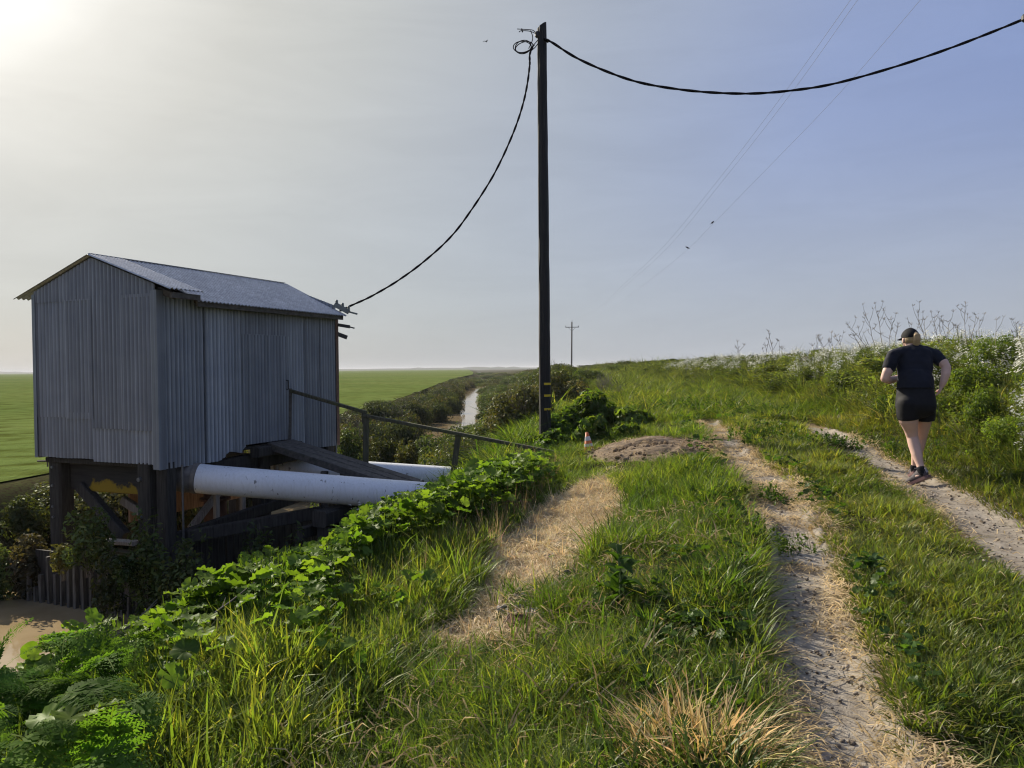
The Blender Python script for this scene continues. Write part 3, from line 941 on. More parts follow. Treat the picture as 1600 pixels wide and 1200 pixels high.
# trestle under the near pipe
tp = P(527, 795, 10.86)
tr = empty('pipe_trestle', (tp.x, tp.y, H1(tp.x, tp.y) - .1))
tag(tr, 'dark timber trestle carrying the near white pipe beside the bank', 'trestle')
dirp = Vector((math.cos(SA), math.sin(SA), 0)); perp = Vector((-dirp.y, dirp.x, 0))
zt = P(527, 792, 10.86).z
mb = MB(); mb.bar(Vector((tp.x, tp.y, zt - .10)) - perp * .42, Vector((tp.x, tp.y, zt - .10)) + perp * .42, .24, .22); mb.build('cap_beam', M['old_timber'], tr, True)
mb = MB(); mb.bar(Vector((tp.x - .22, tp.y, zt - .28)) - perp * .5, Vector((tp.x - .22, tp.y, zt - .28)) + perp * .5, .10, .16); mb.build('side_beam', M['old_timber'], tr, True)
for s in (-.3, .3):
    c = Vector((tp.x, tp.y, 0)) + perp * s
    mb = MB(); mb.bar((c.x, c.y, H1(c.x, c.y) - .3), (c.x, c.y, zt - .21), .17, .17); mb.build('post', M['old_timber'], tr, True)
mb = MB(); mb.bar(P(295, 838, 10.4), P(505, 800, 10.9), .12, .17); mb.build('long_beam', M['old_timber'], tr, True)
mb = MB(); mb.bar(P(545, 810, 10.8), P(533, 845, 10.8), .05, .12); mb.build('brace', M['grey_timber'], tr, True)

# ------------------------------------------------------------------ plank ramp with one handrail
rm0 = Vector((-4.61, 10, 0)) + Vector((math.sin(R(22.5)), math.cos(R(22.5)), 0)) * 2.02
OUT = Vector((math.cos(SA), math.sin(SA), 0)); ALO = Vector((math.sin(R(22.5)), math.cos(R(22.5)), 0))
RW = .62; ZR0, ZR1, RLEN = -1.135 + EYE, -1.70 + EYE, 2.45
ramp = empty('ramp', (rm0.x + OUT.x * RLEN, rm0.y + OUT.y * RLEN, ZR1 - .15))
tag(ramp, 'narrow grey plank ramp with a mossy handrail running down from the door', 'ramp')
def rp_(t, s, dz=0):
    q = rm0 + OUT * (.06 + (RLEN - .06) * t) + ALO * s
    return Vector((q.x, q.y, ZR0 + (ZR1 - ZR0) * t + dz))
for k in range(3):
    mb = MB(); mb.bar(rp_(0, .10 + k * .205, .0), rp_(1, .10 + k * .205 + .01 * k, .004 * k), .195, .045); mb.build('deck_plank', M['grey_timber'], ramp, True)
for s in (.03, .58):
    mb = MB(); mb.bar(rp_(0, s, -.055), rp_(.98, s, -.055), .05, .065); mb.build('stringer', M['grey_timber'], ramp, True)
mb = MB(); mb.bar(rp_(.0, -.30, -.10), rp_(0, .75, -.10), .16, .16); mb.build('landing_beam', M['old_timber'], ramp, True)
for t in (.42, .62):
    for s in (.06, .55):
        a = rp_(t, s, -.15); mb = MB(); mb.bar((a.x, a.y, H1(a.x, a.y) - .2), a, .10, .10); mb.build('support_post', M['grey_timber'], ramp, True)
# handrail
rail_pts = [P(441, 602, 12.45), P(450, 608.5, 12.4), P(572, 644.5, 12.1), P(720, 678, 11.75), P(880, 709.5, 11.35)]
mb = MB(); mb.bar(rail_pts[1] - Vector((0, 0, .01)), rail_pts[2], .07, .05); mb.build('handrail', M['rail_timber'], ramp, True)
mb = MB(); mb.bar(rail_pts[2] - Vector((.04, 0, .045)), rail_pts[4], .07, .05); mb.build('handrail', M['rail_timber'], ramp, True)
for px, top, bot, d, dx in ((451, 606, 690, 12.38, -1), (572, 646, 752, 12.1, -1), (716, 679, 775, 11.75, -12), (830, 699, 742, 11.5, 0)):
    a, b = P(px, top, d), P(px + dx, bot, d)
    mb = MB(); mb.bar(b, a - Vector((0, 0, .01)), .10 if px < 560 else .088, .05); mb.build('rail_post', M['rail_timber'] if px > 500 else M['grey_timber'], ramp, True)
mb = MB(); mb.bar(P(567.5, 662, 12.13), P(567.5, 645, 12.13), .035, .05); mb.build('cleat', M['rail_timber'], ramp, True)
mb = MB(); mb.bar(P(437, 605, 12.42), P(452, 602, 12.4), .05, .07); mb.bar(P(444, 599, 12.42), P(446, 611, 12.4), .03, .05); mb.build('rail_bracket', M['dark_steel'], ramp, True)
# ------------------------------------------------------------------ utility pole and cables
D_P = 13.5
pb = P(852, 684, D_P); pt = P(846.5, 40, D_P)
zb_ = H1(pb.x, pb.y)
pole = empty('utility_pole', (pb.x, pb.y, zb_))
tag(pole, 'tall black creosoted wooden pole with a cut slanting top and yellow tags', 'utility pole')
mb = MB()
n = 28; rings = 30
vs, fs = [], []
rr_ = random.Random(8)
knot = [[rr_.uniform(-.0035, .0035) for _ in range(n)] for _ in range(rings + 1)]
for j in range(rings + 1):
    t = j / rings
    c = Vector((pb.x, pb.y, zb_ - .3)).lerp(pt, t)
    r = .104 + (.079 - .104) * t
    for k in range(n):
        a = 2 * math.pi * k / n
        q = r + knot[j][k] + .004 * math.sin(7 * a + 3 * t)
        z = c.z + (.055 * math.cos(a) if j == rings else 0)
        vs.append((c.x + q * math.cos(a), c.y + q * math.sin(a), z))
for j in range(rings):
    for k in range(n):
        a, b = j * n + k, j * n + (k + 1) % n
        fs.append((a, b, b + n, a + n))
fs.append(tuple(range(rings * n, rings * n + n)))
mb.add(vs, fs); mb.build('shaft', M['pole'], pole, True, smooth=False)
for y in (595.5, 613.5, 634.5):
    t = (684 - y) / 644; c = Vector((pb.x, pb.y, zb_)).lerp(pt, t)
    mb = MB(); a0 = -1.2
    vs = []; fs = []
    for k in range(8):
        a = -1.75 + k * .26
        for z in (-.019, .019): vs.append((c.x + .1085 * math.cos(a), c.y + .1085 * math.sin(a), c.z + z))
    for k in range(7): fs.append((2 * k, 2 * k + 2, 2 * k + 3, 2 * k + 1))
    mb.add(vs, fs); o = mb.build('marker_tag', M['yellow'], pole, True); s_ = o.modifiers.new('thickness', 'SOLIDIFY'); s_.thickness = .004
mb = MB(); q = P(839.5, 54, D_P - .02)
mb.lathe([(0, -.05), (.03, -.05), (.042, -.03), (.042, .03), (.03, .05), (0, .05)], q, 12); mb.bar(q, P(848, 57, D_P), .03, .03)
mb.build('clevis', M['dark_steel'], pole, True)
mb = MB(); mb.bar(P(851, 61, D_P - .09), P(857, 65, D_P - .05), .03, .05); mb.build('clevis', M['dark_steel'], pole, True)
mb = MB(); mb.tube([P(858, 670, D_P - .06), P(856.5, 655, D_P - .09), P(855, 640, D_P - .1)], .012, 6); mb.build('ground_wire_guard', M['dark_steel'], pole, True)


def smooth_path(pts, m=10):
    pts = [Vector(p) for p in pts]
    out = []
    for i in range(len(pts) - 1):
        p0, p1, p2, p3 = pts[max(i - 1, 0)], pts[i], pts[i + 1], pts[min(i + 2, len(pts) - 1)]
        for k in range(m):
            t = k / m
            out.append(.5 * ((2 * p1) + (p2 - p0) * t + (2 * p0 - 5 * p1 + 4 * p2 - p3) * t * t + (3 * p1 - p0 - 3 * p2 + p3) * t ** 3))
    out.append(pts[-1])
    return out


def twisted(mb, path, r, sep, turns, strands=2):
    L = len(path)
    for s in range(strands):
        pts = []
        for i, p in enumerate(path):
            t = (path[min(i + 1, L - 1)] - path[max(i - 1, 0)]).normalized()
            u = Vector((0, 0, 1)) - t * t.z
            u = u.normalized() if u.length > .05 else Vector((1, 0, 0))
            w = t.cross(u)
            a = 2 * math.pi * (turns * i / L + s / strands)
            pts.append(p + (u * math.cos(a) + w * math.sin(a)) * sep)
        mb.tube(pts, r, 6)


def cable(name, label, path, r, sep, turns, group=None, strands=2):
    root = empty(name, path[0])
    tag(root, label, 'cable', group)
    mb = MB(); twisted(mb, path, r, sep, turns, strands)
    mb.build('strands', M['cable'], root, True, smooth=True)
    return root
drop = [(834, 70, 13.45), (828, 84, 13.4), (827.5, 104, 13.38), (822, 142, 13.36), (812, 180, 13.36), (796, 222, 13.36), (772, 272, 13.38), (742, 320, 13.4), (708, 366, 13.42), (668, 404, 13.45), (624, 437, 13.5), (580, 463, 13.55), (545, 479, 13.6), (531, 486, 13.63)]
c1 = cable('service_cable', 'black twisted cable sagging from the pole down to the pump house eave', smooth_path([P(*q) for q in drop], 8), .0135, .007, 16)
# spare coil at the pole head belongs to this cable
mb = MB()
for k, (rx, ry, ph) in enumerate(((14, 9, 0), (12.5, 10.5, .25), (13.5, 8, .5))):
    pts = []
    for j in range(40):
        a = 2 * math.pi * j / 34 + ph
        pts.append(P(816 + rx * math.cos(a) + 1.5 * k, 73.5 + ry * math.sin(a) - 1.5 * k * math.cos(a), 13.40 + .02 * k))
    mb.tube(pts, .0085, 6)
mb.build('spare_coil', M['cable'], c1, True, smooth=True)
mb = MB()
for pts in ([(838, 52, 13.45), (833, 47.5, 13.42), (826, 46.3, 13.4), (808, 45.3, 13.38)], [(838, 53, 13.45), (828, 48.8, 13.42), (815, 48, 13.4), (811, 50, 13.38)],
            [(829, 48, 13.42), (832, 56, 13.4), (831.5, 64, 13.4), (826, 76, 13.4)], [(841, 62, 13.42), (834, 70, 13.4), (828, 77, 13.4)], [(842, 66, 13.42), (836, 74, 13.4), (829, 80, 13.4)]):
    mb.tube(smooth_path([P(*q) for q in pts], 6), .0075, 6)
mb.bar(P(815, 45, 13.39), P(816.5, 50, 13.39), .03, .02)
mb.build('jumper_wires', M['cable'], c1, True, smooth=True)
span = [(850, 61, 13.4), (862, 66, 13.38), (900, 90, 13.3), (950, 112.5, 13.2), (1000, 129, 13.1), (1060, 139.5, 13.0), (1120, 145, 12.9), (1180, 146, 12.8), (1240, 141, 12.7), (1300, 131.5, 12.6), (1380, 110, 12.45), (1460, 84, 12.3), (1530, 58, 12.15), (1597, 31, 12.0), (1660, 4, 11.9), (1760, -40, 11.8)]
c2 = cable('overhead_cable', 'thick black twisted cable slung from the pole head to the upper right edge', smooth_path([P(*q) for q in span], 8), .0155, .008, 13)
mb = MB(); q = P(1602, 28, 11.95); mb.lathe([(0, -.06), (.03, -.06), (.055, -.03), (.055, .03), (.03, .06), (0, .06)], q, 12); mb.bar(P(1598, 29, 11.97), P(1612, 24, 11.95), .03, .06)
mb.build('dead_end_clamp', M['dark_steel'], c2, True)

# far pole on the levee
D_F = 150.0
fb = P(893, 583, D_F); zf = H1(fb.x, fb.y)
fp = empty('power_pole', (fb.x, fb.y, zf - .3)); tag(fp, 'distant wooden pole with one crossarm standing on the levee skyline', 'power pole')
top = P(893.6, 503, D_F)
mb = MB(); mb.tube([Vector((fb.x, fb.y, zf - .4)), top], [.17, .12], 10); mb.build('shaft', M['twig'], fp, True)
ca, cb = P(883.5, 511.3, D_F - .15), P(904.5, 511.1, D_F - .15)
mb = MB(); mb.bar(ca, cb, .10, .13); mb.build('crossarm', M['twig'], fp, True)
mb = MB(); mb.bar(P(888, 512, D_F - .2), P(893.3, 517, D_F - .2), .03, .05); mb.bar(P(899, 512, D_F - .2), P(893.8, 517, D_F - .2), .03, .05); mb.build('crossarm_brace', M['steel'], fp, True)
for x in (884, 904): 
    mb = MB(); q = P(x, 510, D_F - .15); mb.lathe([(0, -.05), (.06, -.05), (.08, .05), (.05, .16), (0, .18)], q, 8); mb.build('insulator', M['ceramic'], fp, True)
mb = MB(); mb.tube([top - Vector((0, 0, .1)), P(894, 499.5, D_F)], .035, 6); mb.build('top_pin', M['steel'], fp, True)
LW = M['cable']
for lab, pts in (('thin overhead wire, left of a close pair fading towards the distant pole', [(1390, -80, 12), (1329, 0, 14), (1222, 150, 19), (1120, 284, 27), (1036, 386, 38), (978, 441, 52), (930, 484, 88), (894, 501, 150)]),
                 ('thin overhead wire, right of a close pair fading towards the distant pole', [(1400, -80, 12), (1340, 0, 14), (1233, 150, 19), (1128, 284, 27), (1044, 386, 38), (984, 441, 52), (932, 485, 88), (884, 510, 150)]),
                 ('thin overhead wire with two birds perched on it', [(1510, -90, 12), (1438, 0, 14), (1306, 152, 18.5), (1200, 262, 25), (1113, 351, 34), (1074, 390, 40), (1020, 434, 50), (955, 482, 85), (904, 510, 150)])):
    pth = smooth_path([P(*q) for q in pts], 8)
    r = empty('power_wire', pth[0]); tag(r, lab, 'power wire', 'thin wires to the distant pole')
    mb = MB(); mb.tube(pth, .003, 5); mb.build('conductor', M['steel'], r, True)


def bird(px, py, d, label, yaw, fly=False):
    c = P(px, py, d)
    b = empty('bird', c, yaw); tag(b, label, 'bird', 'small dark birds')
    mb = MB()
    prof = [(-.115, .004), (-.08, .012), (-.05, .024), (0, .036), (.04, .033), (.065, .024), (.08, .026), (.10, .022), (.112, .008), (.128, .002)]
    mb.tube([(x, 0, .05 + (x * .55 if not fly else x * .1)) for x, r in prof], [r for x, r in prof], 10)
    mb.add([(-.09, -.015, 0), (-.09, .015, 0), (-.16, .02, -.05), (-.16, -.02, -.05)], [(0, 1, 2, 3)])
    if fly:
        for s in (1, -1):
            mb.add([(.05, s * .02, .06), (-.03, s * .02, .055), (-.04, s * .12, .12), (.04, s * .12, .125), (-.05, s * .24, .07), (.0, s * .25, .08)], [(0, 1, 2, 3), (3, 2, 4, 5)])
    else:
        mb.tube([(0, .012, .03), (.01, .012, -.005)], .004, 5); mb.tube([(0, -.012, .03), (.01, -.012, -.005)], .004, 5)
    mb.build('plumage', M['bird'], b, smooth=True)
bird(1113, 349.5, 34, 'dark bird perched higher on the thin wire', .7)
bird(1074.5, 388.5, 40, 'dark bird perched lower on the thin wire', 2.6)
bird(759.5, 66, 52, 'small bird flying in the open sky left of the pole head', .9, True)

# ------------------------------------------------------------------ traffic cone
cp = P(921, 708, 11.3); cz = H1(cp.x, cp.y)
cone = empty('traffic_cone', (cp.x, cp.y, cz)); tag(cone, 'faded orange and white traffic cone leaning in the leaves by the bare soil', 'traffic cone')
org = plain('faded_orange', (.55, .14, .04), .55, .35, .25, 12); wht = plain('dirty_band', (.55, .55, .53), .5, .3, .3, 10)
def cone_r(z): return .125 - (.125 - .028) * (z - .02) / .43
TL = Matrix.Rotation(R(-7), 4, 'Y')
def cseg(name, z0, z1, mat, grow=0.0, par=cone):
    mb = MB(); mb.lathe([(cone_r(z0) + grow, z0), (cone_r(z1) + grow, z1)] + ([(cone_r(z1) - .012, z1)] if z1 > .44 else []), (0, 0, 0), 24)
    mb.v = [tuple(TL @ (Vector(v) * .66)) for v in mb.v]
    return mb.build(name, mat, par, smooth=True)
bd = cseg('cone_body', .02, .45, org)
cseg('reflective_band', .27, .36, wht, .003, bd); cseg('reflective_band', .14, .20, wht, .003, bd)
mb = MB(); mb.box((-.17, -.17, 0), (.17, .17, .025)); mb.v = [tuple(TL @ (Vector(v) * .66)) for v in mb.v]; mb.build('base', org, cone)


# ------------------------------------------------------------------ runner seen from behind
def fuse(name, mb, mat, parent, voxel=.007, it=3, fac=.5):
    me = bpy.data.meshes.new(name); me.from_pydata(mb.v, [], mb.f); me.update()
    o = bpy.data.objects.new('tmp', me); COL.objects.link(o)
    m = o.modifiers.new('r', 'REMESH'); m.mode = 'VOXEL'; m.voxel_size = voxel; m.use_smooth_shade = True
    s = o.modifiers.new('s', 'SMOOTH'); s.iterations = it; s.factor = fac
    dg = bpy.context.evaluated_depsgraph_get(); dg.update()
    new = bpy.data.meshes.new_from_object(o.evaluated_get(dg))
    bpy.data.objects.remove(o)
    new.name = name
    new.polygons.foreach_set('use_smooth', [True] * len(new.polygons))
    return link_mesh(name, new, mat, parent, True)


RV = Vector((.968, -.25, 0)).normalized(); FV = Vector((.25, .968, 0)).normalized(); UP = Vector((0, 0, 1))
def echain(mb, pts, rx, ry, n=20, side=RV, flat=False):
    """closed tube with elliptical sections; rx along the body's right, ry front to back; rounded ends"""
    pts = [Vector(p) for p in pts]
    L = len(pts); rings = []
    seq = []
    for i in range(L):
        t = (pts[min(i + 1, L - 1)] - pts[max(i - 1, 0)]).normalized()
        seq.append((pts[i], t, rx[i], ry[i]))
    t0 = seq[0][1]; t1 = seq[-1][1]
    a = min(rx[0], ry[0]); b = min(rx[-1], ry[-1])
    head = [(pts[0] - t0 * a * math.sin(q) * .8, t0, rx[0] * math.cos(q), ry[0] * math.cos(q)) for q in (1.45, 1.0, .5)]
    tail = [(pts[-1] + t1 * b * math.sin(q) * .8, t1, rx[-1] * math.cos(q), ry[-1] * math.cos(q)) for q in (.5, 1.0, 1.45)]
    seq = head + seq + ([] if flat else tail)
    for p, t, x, y in seq:
        s = side - t * side.dot(t); s = s.normalized() if s.length > .15 else t.orthogonal().normalized()
        f = t.cross(s)
        rings += [p + s * (x * math.cos(2 * math.pi * k / n)) + f * (y * math.sin(2 * math.pi * k / n)) for k in range(n)]
    fs = []
    for i in range(len(seq) - 1):
        for k in range(n):
            u, v = i * n + k, i * n + (k + 1) % n
            fs.append((u, v, v + n, u + n))
    fs.append(tuple(reversed(range(n)))); fs.append(tuple(range((len(seq) - 1) * n, len(seq) * n)))
    mb.add(rings, fs)


DR = 8.2; MPP = DR / F
root_p = P(1432, 752, 8.2)
per = empty('person', (root_p.x, root_p.y, H1(root_p.x, root_p.y)), 0)
tag(per, 'runner seen from behind in dark T-shirt, black shorts and black cap on the track', 'person')
skin = plain('skin', (.62, .41, .33), .55, .35, .10, 9); shirt_m = plain('navy_jersey', (.010, .012, .021), .8, .25, .35, 7, .25, stretch=(1, 1, .6))
shorts_m = plain('black_shorts', (.009, .009, .011), .75, .25, .3, 10, .2); hair_m = plain('blond_hair', (.38, .27, .14), .5, .4, .4, 60, .4, stretch=(6, 6, 1)); cap_m = plain('black_cap', (.010, .010, .011), .8, .2, .2, 30)
sock_m = plain('black_sock', (.015, .015, .018), .9, .1, .3, 60); shoe_m = plain('shoe_mesh', (.075, .062, .068), .75, .3, .4, 30, .2); sole_m = plain('pink_sole', (.15, .085, .085), .6, .3, .2, 20); sole_g = plain('pale_trim', (.35, .33, .34), .6, .3, .2, 20)
DZ = 0.0
def Q(px, py, dd=0.0): return P(px, py, DR + dd)
def chain(mb, items, shrink=1.0, ratio=1.0):
    echain(mb, [Q(x, y, d) for x, y, d, r in items], [r * shrink for *_, r in items], [r * shrink * ratio for *_, r in items])
TORSO = [(1431, 650, -.02, .165, .125), (1431.0, 636, -.03, .192, .150), (1430.5, 620, -.01, .184, .140), (1429.5, 602, .01, .166, .122), (1429, 586, .03, .160, .115), (1429, 571, .05, .168, .115), (1428.3, 559, .07, .182, .112), (1427.6, 550.5, .08, .172, .095), (1427, 546, .09, .120, .075)]
def torso(mb, lo, hi, k):
    t = TORSO[lo:hi]
    echain(mb, [Q(x, y, d) for x, y, d, a, b in t], [a * k for *_, a, b in t], [b * k for *_, a, b in t], 28)
ARM_L = [(1397, 555, .08, .062), (1392, 567, .07, .056), (1386, 582, .06, .050), (1382.5, 591.5, .07, .044)]
FORE_L = [(1382.5, 591.5, .07, .045), (1390, 594, .14, .044), (1399, 592, .24, .035), (1404, 589, .31, .028)]
ARM_R = [(1459, 554.5, .07, .062), (1466, 560, .03, .057), (1474, 567, -.02, .052), (1478.5, 574, -.04, .046)]
FORE_R = [(1478.5, 574, -.04, .047), (1477.5, 585, -.06, .045), (1474, 597, -.06, .034), (1471.5, 603, -.05, .027)]
LEG_L = [(1417.5, 640, -.04, .103), (1419.5, 656, -.02, .097), (1423.5, 672, .02, .068), (1425.5, 683, .03, .058), (1428.5, 695, .0, .060), (1433, 711, -.05, .054), (1437.5, 726, -.10, .037), (1440, 736, -.13, .034)]
LEG_R = [(1442, 640, .03, .092), (1442.5, 656, .08, .086), (1441, 672, .14, .068), (1439, 684, .18, .058), (1436, 696, .20, .060), (1432, 711, .22, .052), (1429.5, 724, .24, .036), (1428.6, 732, .25, .033)]
bm_ = MB()
torso(bm_, 1, 9, .90)
for c in (ARM_L, FORE_L, ARM_R, FORE_R, LEG_L, LEG_R): chain(bm_, c, 1.0)
echain(bm_, [Q(1426.5, 549, .09), Q(1424.5, 541, .11), Q(1423, 535, .12)], [.068, .058, .056], [.07, .062, .06])
# head: turned a little to the left
HF = (FV * math.cos(.28) - RV * math.sin(.28)).normalized(); HR = Vector((HF.y, -HF.x, 0)); HC = Q(1422, 529.5, .14)
def hp(r, f, u): return HC + HR * r + HF * f + UP * u
def ball(mb, c, rx, ry, rz, n=16):
    vs, fs = [], []
    for i in range(n + 1):
        a = math.pi * i / n
        for k in range(n):
            b = 2 * math.pi * k / n
            vs.append(c + HR * (rx * math.sin(a) * math.cos(b)) + HF * (ry * math.sin(a) * math.sin(b)) + UP * (rz * math.cos(a)))
    for i in range(n):
        for k in range(n):
            u, v = i * n + k, i * n + (k + 1) % n
            fs.append((u, u + n, v + n, v))
    mb.add(vs, fs)
ball(bm_, hp(0, -.005, .015), .077, .096, .095); ball(bm_, hp(0, .03, -.045), .058, .062, .068); ball(bm_, hp(0, .075, -.085), .028, .025, .025)
echain(bm_, [hp(0, .088, .01), hp(0, .103, -.02), hp(0, .110, -.035)], [.011, .014, .018], [.012, .014, .013], side=HR)
ball(bm_, hp(0, .088, -.064), .024, .012, .007, 10); ball(bm_, hp(0, .085, -.076), .021, .012, .007, 10)
for s in (1, -1):
    ball(bm_, hp(s * .079, -.005, -.02), .010, .020, .031, 10); ball(bm_, hp(s * .032, .080, .018), .020, .012, .008, 10)
# hands: palm, four curled fingers and a thumb each
def hand(mb, wrist, palm_dir, knuckle, back, curl):
    """palm_dir: wrist to knuckles; knuckle: from little finger to index; back: out of the back of the hand"""
    c = wrist
    echain(mb, [c, c + palm_dir * .04, c + palm_dir * .078], [.024, .036, .038], [.018, .017, .014], side=knuckle)
    for k, ln in ((-1.5, .060), (-.5, .072), (.5, .076), (1.5, .068)):
        b = c + palm_dir * .082 + knuckle * k * .0195
        d1 = (palm_dir * math.cos(.6) - back * math.sin(.6)); d2 = (palm_dir * math.cos(curl) - back * math.sin(curl)); d3 = (palm_dir * math.cos(curl + .9) - back * math.sin(curl + .9))
        p1 = b + d1 * ln * .5; p2 = p1 + d2 * ln * .38; p3 = p2 + d3 * ln * .3
        echain(mb, [b, p1, p2, p3], [.0095, .009, .008, .007], [.0095, .009, .008, .007], 8, side=knuckle)
    t0 = c + palm_dir * .025 + knuckle * .032; t1 = t0 + palm_dir * .025 + knuckle * .018 - back * .012; t2 = t1 + palm_dir * .028 - back * .02 - knuckle * .004
    echain(mb, [t0, t1, t2], [.013, .011, .009], [.013, .011, .009], 8, side=back)
fl_ = (Q(*FORE_L[-1][:3]) - Q(*FORE_L[-2][:3])).normalized()
hand(bm_, Q(*FORE_L[-1][:3]), fl_, UP, -RV, 1.7)
fr_ = (Q(*FORE_R[-1][:3]) - Q(*FORE_R[-2][:3])).normalized()
kn = (FV * .9 + RV * .3); kn = (kn - fr_ * kn.dot(fr_)).normalized()
hand(bm_, Q(*FORE_R[-1][:3]), fr_, kn, (RV - fr_ * RV.dot(fr_)).normalized(), 1.5)
# bare feet inside the shoes keep the body whole
FT_L = [Q(1443.5, 742, -.15), Q(1435, 745, -.10), Q(1428, 749, -.05)]
FT_R = [Q(1429.5, 735, .25), Q(1427.5, 737.5, .32), Q(1425.5, 739, .40)]
for f in (FT_L, FT_R): echain(bm_, f, [.034, .04, .034], [.03, .026, .018])
body = fuse('body', bm_, skin, per, .0065, 2)
for s in (1, -1):
    mb = MB(); ball(mb, hp(s * .031, .087, .008), .011, .010, .010, 10); mb.build('eye', plain('eye_white', (.6, .6, .58), .2, .5, .05), per, True, smooth=True)
    mb2 = MB(); ball(mb2, hp(s * .031, .0945, .008), .005, .004, .005, 8)
    mb2.build('iris', M['bird'], per, True, smooth=True)
# shirt with sleeves and hem
sm_ = MB(); torso(sm_, 4, 9, 1.04)
echain(sm_, [Q(1429.6, 588, .01), Q(1430, 600, .0), Q(1430.2, 608, -.005)], [.172, .184, .192], [.128, .138, .146], 28, flat=True)
for arm in (ARM_L, ARM_R):
    a0, a1, a2 = arm[0], arm[1], arm[2]
    m_ = tuple((p + q) / 2 for p, q in zip(a1, a2))
    echain(sm_, [Q(*(a0[:3])), Q(*(a1[:3])), Q(*(m_[:3]))], [.072, .068, .064], [.072, .068, .064])
echain(sm_, [Q(1398, 553.5, .08), Q(1412, 549, .09), Q(1428, 547.5, .095), Q(1444, 549, .09), Q(1459, 553.5, .07)], [.06, .062, .07, .062, .06], [.066, .075, .085, .075, .066], side=UP)
shirt = fuse('shirt', sm_, shirt_m, per, .0075, 3)
tx = bpy.data.textures.new('folds', 'CLOUDS'); tx.noise_scale = .11
dm = shirt.modifiers.new('folds', 'DISPLACE'); dm.texture = tx; dm.strength = .026; dm.mid_level = .5
# shorts
st = MB(); torso(st, 1, 4, 1.045)
echain(st, [Q(1417.5, 628, -.04), Q(1418.7, 642, -.03), Q(1419.5, 655, -.02)], [.106, .114, .112], [.124, .122, .118], flat=True)
echain(st, [Q(1443, 628, .03), Q(1444, 643, .04), Q(1444, 657, .05)], [.104, .110, .106], [.128, .126, .120], flat=True)
shorts = fuse('shorts', st, shorts_m, per, .0075, 16)
dm = shorts.modifiers.new('folds', 'DISPLACE'); dm.texture = tx; dm.strength = .006; dm.mid_level = .5
# cap, brim and ponytail
cm_ = MB(); n = 24
vs, fs = [], []
for i in range(9):
    a = math.pi / 2 * i / 8
    for k in range(n):
        b = 2 * math.pi * k / n
        vs.append(hp(.088 * math.cos(a) * math.cos(b), .106 * math.cos(a) * math.sin(b) - .004, .028 + .094 * math.sin(a) - .012 * math.cos(a)))
for i in range(8):
    for k in range(n):
        u, v = i * n + k, i * n + (k + 1) % n
        fs.append((u, v, v + n, u + n))
cm_.add(vs, fs); cap = cm_.build('cap', cap_m, per, True, smooth=True)
bmb = MB(); vs, fs = [], []
for i in range(4):
    for k in range(13):
        b = math.pi * (k / 12) * .8 + math.pi * .1
        e = 1 + .62 * i / 3 * math.sin(b)
        vs.append(hp(.086 * e * math.cos(b), .104 * e * math.sin(b), .012 - .008 * i * math.sin(b) - .01 * math.cos(b) ** 2))
for i in range(3):
    for k in range(12): fs.append((i * 13 + k, i * 13 + k + 1, i * 13 + k + 14, i * 13 + k + 13))
bmb.add(vs, fs); br = bmb.build('brim', cap_m, cap, True, smooth=True); s_ = br.modifiers.new('thickness', 'SOLIDIFY'); s_.thickness = .004
hm = MB()
ball(hm, hp(.0, -.012, -.005), .083, .096, .075)
echain(hm, [hp(.012, -.082, .055), hp(.014, -.108, .035), hp(.014, -.112, -.015), hp(.012, -.10, -.062), hp(.012, -.092, -.095)], [.024, .037, .040, .034, .016], [.022, .03, .032, .026, .014], side=HR)
hr = fuse('hair', hm, hair_m, per, .006, 1)
# trim the hair back from the face so cheek and ear stay bare
keep = []
import bmesh
b_ = bmesh.new(); b_.from_mesh(hr.data)
HCl = HC - per.location
dele = [v for v in b_.verts if ((v.co - HCl).dot(HF) > -.035 and (v.co - HCl).dot(UP) < .05) or ((v.co - HCl).dot(HF) > -.035 and (v.co - HCl).dot(UP) < -.03)]
bmesh.ops.delete(b_, geom=dele, context='VERTS'); b_.to_mesh(hr.data); b_.free()


